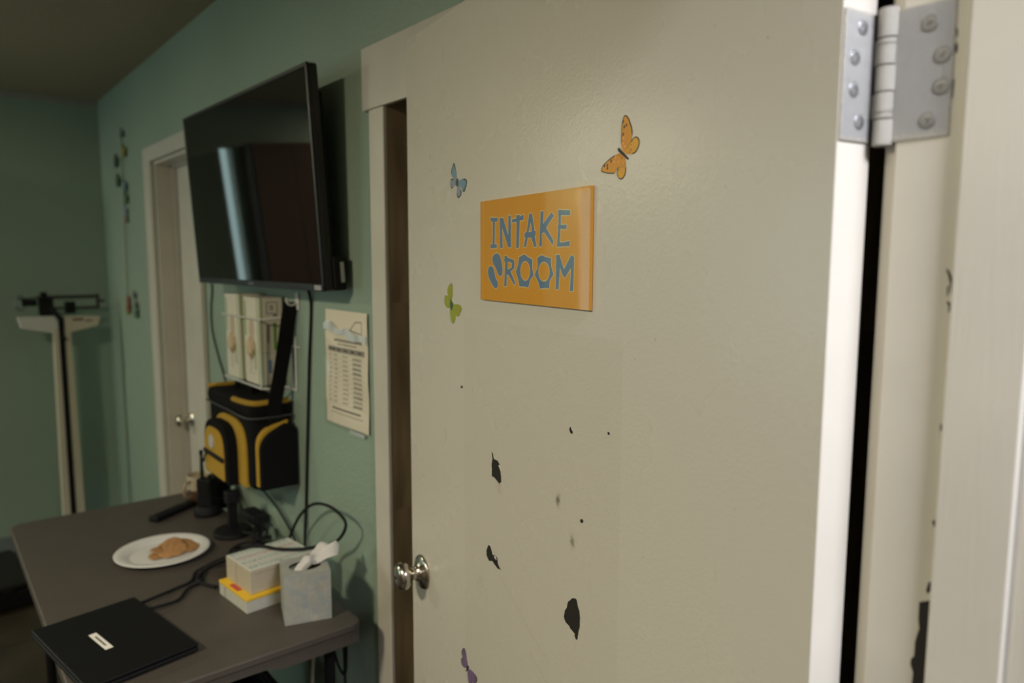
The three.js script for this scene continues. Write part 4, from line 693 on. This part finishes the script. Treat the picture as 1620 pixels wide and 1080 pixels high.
  const h = thing('wall_hook', 'small white hook on the wall holding the bag strap', 'hook', [W, 1.475, -2.02]);
  part('plate', box(-0.005, -0.0005, -0.02, 0.03, -0.012, 0.012, 0.001), M.wire, h);
  part('prong', tube([[-0.004, 0.0, 0], [-0.02, -0.006, 0], [-0.032, 0.0, 0], [-0.036, 0.016, 0]], 0.003, 24, 8), M.wire, h);
}
// paper chart in a plastic sleeve
{
  const print = canvasTex(640, 820, (g, w, h) => {
    g.fillStyle = '#ded5c0'; g.fillRect(0, 0, w, h);
    g.strokeStyle = '#6f6a5e'; g.lineWidth = 7; g.lineJoin = 'round'; g.beginPath(); g.moveTo(380, 132); g.lineTo(470, 70); g.lineTo(560, 66); g.lineTo(555, 150); g.lineTo(380, 132); g.stroke();
    g.fillStyle = '#8a8578'; g.fillRect(440, 168, 70, 12);
    g.fillStyle = '#56544c'; for (let x = 150; x < 540; x += 34) g.fillRect(x, 205, 26, 16); for (let x = 200; x < 460; x += 28) g.fillRect(x, 236, 20, 9);
    g.fillStyle = '#8b887c'; g.fillRect(50, 262, 540, 36); g.fillStyle = '#4a4943'; for (const x of [62, 120, 200, 300, 400, 500]) g.fillRect(x, 272, 44, 16);
    for (let r = 0; r < 11; r++) for (const [x, ww] of [[60, 40], [140, 56], [275, 80], [425, 125]]) { g.fillStyle = `rgba(100,97,86,${rr(0.5, 0.85)})`; let q = x; while (q < x + ww) { const l = rr(8, 22); g.fillRect(q, 318 + r * 33, Math.min(l, x + ww - q), 10 + (x > 400 ? 9 : 0)); q += l + 4; } }
    g.strokeStyle = 'rgba(120,116,104,0.6)'; g.lineWidth = 2; for (let r = 0; r < 12; r++) { g.beginPath(); g.moveTo(50, 306 + r * 33); g.lineTo(590, 306 + r * 33); g.stroke(); }
    g.fillStyle = '#3c3b36'; for (let x = 110; x < 530; x += 30) g.fillRect(x, 700, 24, 14); g.fillStyle = '#a09a8a'; g.fillRect(90, 735, 470, 7);
  });
  const c = thing('paper_chart', 'printed paper chart in a clear sleeve taped beside the closet casing', 'chart', [W - 0.0025, 1.165, -1.715], -Math.PI / 2);
  const curved = (w, h, amp, z) => { const g = new THREE.PlaneGeometry(w, h, 20, 14); const p = g.attributes.position; for (let i = 0; i < p.count; i++) { const x = p.getX(i) / w, y = p.getY(i) / h; p.setZ(i, z + amp * (0.5 + 0.5 * Math.cos(x * 5 + 1)) * (0.4 - y * 0.9) + amp * 0.2 * Math.sin(y * 14 + x * 4)); } g.computeVertexNormals(); return g; };
  const sh = part('sheet', curved(0.236, 0.304, 0.006, 0.002).translate(0, 0.152, 0), mat(0xffffff, 0.7, { map: print, side: THREE.DoubleSide }), c, 'printed sheet with a table of small figures');
  part('plastic_sleeve', curved(0.25, 0.262, 0.007, 0.0045).translate(0.002, 0.121, 0), phys(lin(1, 1, 1), 0.12, { transmission: 1, thickness: 0, ior: 1.5 }), c, 'clear glossy plastic sleeve');
  // crumpled upper and lower rims of the sleeve
  const rim = new THREE.PlaneGeometry(0.232, 0.02, 40, 4); { const p = rim.attributes.position; for (let i = 0; i < p.count; i++) { const x = p.getX(i), y = p.getY(i); p.setXYZ(i, x + 0.002, y * (1 + 0.35 * Math.sin(x * 60)) + 0.248 - 0.12 * x + 0.004 * Math.sin(x * 70 + 1), 0.009 + 0.002 * Math.sin(x * 90)); } rim.computeVertexNormals(); }
  part('sleeve_rim', rim, phys(lin(0.80, 0.86, 0.90), 0.2, { transmission: 0.45, thickness: 0 }), c, 'crumpled glossy top edge of the sleeve');
  part('tape', box(0.02, 0.1, -0.012, -0.004, 0.006, 0.0068), phys(lin(0.7, 0.74, 0.76), 0.2, { transmission: 0.4, thickness: 0 }), c);
}
// mobile of strings with paper flowers by the corner
{
  const t = thing('string_mobile', 'thin strings with small coloured paper flowers hanging by the wall corner', 'decoration', [W - 0.012, 1.3, -4.10]);
  const str = mat(lin(0.22, 0.2, 0.15), 0.8), leaf = (c) => mat(new THREE.Color(c), 0.7);
  part('string', bar([0, 0.06, -0.06], [0, 0.94, 0.0], 0.0025), str, t); part('string', bar([0, 0.05, 0.11], [0, 0.13, 0.09], 0.0025), str, t);
  const blob = (s) => { const g = new THREE.IcosahedronGeometry(s, 2), p = g.attributes.position; for (let i = 0; i < p.count; i++) { const v = new THREE.Vector3().fromBufferAttribute(p, i), a = Math.atan2(v.z, v.y), k = 1 + 0.35 * Math.cos(a * 5); p.setXYZ(i, v.x * 0.3, v.y * k, v.z * k); } g.computeVertexNormals(); return g; };
  for (const [y, z, s, c] of [[0.92, 0.0, 0.022, '#5d7064'], [0.83, 0.03, 0.028, '#8c8a3a'], [0.80, -0.16, 0.03, '#4f5a4a'], [0.70, -0.14, 0.03, '#4d6652'], [0.66, 0.01, 0.026, '#66808a'], [0.60, 0.02, 0.028, '#5a765c'], [0.54, 0.0, 0.022, '#7d8fa0'], [0.50, 0.0, 0.02, '#8a6e66'], [0.09, -0.055, 0.022, '#8a5548'], [0.055, -0.06, 0.026, '#8c5442'], [0.035, -0.08, 0.022, '#7c8a3a'], [0.12, 0.085, 0.02, '#6a6a72'], [0.07, 0.105, 0.022, '#6a6a66'], [0.035, 0.105, 0.03, '#56735a']]) part('paper_flower', blob(s).translate(0, y, z), leaf(c), t);
}

// ------------------------------------------------------------------ scale by the end wall
{
  const t = thing('physician_scale', 'upright cream weighing scale with beam and sliding weights by the end wall', 'scale', [0.575, 0, -4.42], 0);
  const cm = phys(lin(0.56, 0.52, 0.40), 0.4);
  const p = part('platform', box(-0.14, 0.14, 0.03, 0.09, -0.02, 0.36, 0.01), cm, t); part('mat', box(-0.125, 0.125, 0.09, 0.096, 0.02, 0.345, 0.002), M.rubber, p);
  for (const x of [-0.11, 0.11]) for (const z of [0.02, 0.32]) part('wheel', cyl(0.015, 0.015, 0.03, [x, 0.015, z]), M.rubber, t);
  const col = (x0, x1, w0, w1) => { const s = shapeOf([[x0 * w0, 0.09], [x1 * w0, 0.09], [x1 * w1, 1.235], [x0 * w1, 1.235]]); return uvm(extr(s, 0.045, 0.002).translate(0, 0, -0.022)); };
  part('column', col(-1, 1, 0.05, 0.037), cm, t, 'cream tapering column');
  part('height_rod', [box(-0.016, 0.009, 0.1, 1.30, 0.024, 0.034, 0.002)], M.black, t, 'black height rod');
  part('rod_knob', cyl(0.011, 0.011, 0.02, [0.002, 1.19, 0.045], 'z'), M.black, t);
  part('head_plate', uvm(extr(shapeOf([[-0.018, 1.215], [-0.175, 1.252], [-0.188, 1.302], [-0.018, 1.302]]), 0.03, 0.003).translate(0, 0, -0.01)), phys(lin(0.58, 0.57, 0.52), 0.4), t);
  const hp = part('head_plate', uvm(extr(shapeOf([[0.012, 1.215], [0.165, 1.25], [0.178, 1.296], [0.012, 1.302]]), 0.03, 0.003).translate(0, 0, -0.01)), cm, t);
  part('name_mark', [box(0.05, 0.1, 1.278, 1.29, 0.0235, 0.0245), box(0.108, 0.14, 1.272, 1.28, 0.0235, 0.0245)], mat(lin(0.16, 0.05, 0.04), 0.6), hp, 'small dark red print');
  const bm = phys(lin(0.05, 0.05, 0.048), 0.4, { metalness: 0.4 });
  part('upper_beam', box(-0.10, 0.178, 1.392, 1.412, 0.0, 0.008, 0.002), bm, t); part('lower_beam', box(-0.03, 0.175, 1.338, 1.352, 0.0, 0.008, 0.002), bm, t);
  part('beam_end', [box(0.166, 0.182, 1.335, 1.415, -0.003, 0.011, 0.002), cyl(0.007, 0.007, 0.03, [0.19, 1.378, 0.004], 'x')], bm, t);
  part('counterweight', [box(-0.165, -0.1, 1.36, 1.392, -0.012, 0.018, 0.006), bar([-0.175, 1.395, 0.003], [-0.09, 1.4, 0.003], 0.004)], M.black, t);
  part('end_ring', new THREE.TorusGeometry(0.035, 0.004, 10, 30).rotateY(0.9).translate(-0.17, 1.375, 0.0), mat(lin(0.2, 0.23, 0.25), 0.35, { metalness: 0.7 }), t);
  part('pivot_block', [box(-0.095, -0.03, 1.31, 1.4, -0.012, 0.02, 0.004), box(-0.085, -0.055, 1.38, 1.43, -0.012, 0.02, 0.005)], M.black, t);
  part('pivot_arm', bar([-0.05, 1.37, 0.005], [-0.003, 1.28, 0.03], 0.012), M.black, t);
  part('poise', box(0.02, 0.068, 1.318, 1.378, -0.014, 0.024, 0.006), M.black, t, 'black sliding weight');
}
// black case on the floor
{
  const c = thing('floor_case', 'low black case on the floor past the far table corner', 'case', [0.08, 0, -4.12], 0.12);
  part('body', box(-0.26, 0.24, 0, 0.085, -0.26, 0.24, 0.015), M.black, c);
  part('lid', box(-0.262, 0.242, 0.088, 0.12, -0.262, 0.242, 0.015), M.rubber, c);
  part('latch', box(0.1, 0.15, 0.07, 0.1, 0.24, 0.248, 0.003), M.black, c);
}
// dark box under the near end of the table
{
  const b = thing('storage_bin', 'black bin standing under the near end of the table', 'bin', [0.52, 0, -1.95], 0);
  part('bin_body', [box(-0.15, 0.15, 0, 0.012, -0.2, 0.2, 0.004), box(-0.15, -0.14, 0.012, 0.46, -0.2, 0.2, 0.004), box(0.14, 0.15, 0.012, 0.46, -0.2, 0.2, 0.004), box(-0.14, 0.14, 0.012, 0.46, -0.2, -0.19, 0.004), box(-0.14, 0.14, 0.012, 0.46, 0.19, 0.2, 0.004)], M.black, b);
  part('rim', [box(-0.158, -0.14, 0.46, 0.478, -0.208, 0.208, 0.005), box(0.14, 0.158, 0.46, 0.478, -0.208, 0.208, 0.005), box(-0.14, 0.14, 0.46, 0.478, -0.208, -0.19, 0.005), box(-0.14, 0.14, 0.46, 0.478, 0.19, 0.208, 0.005)], M.rubber, b);
}

renderer.render(scene, camera);
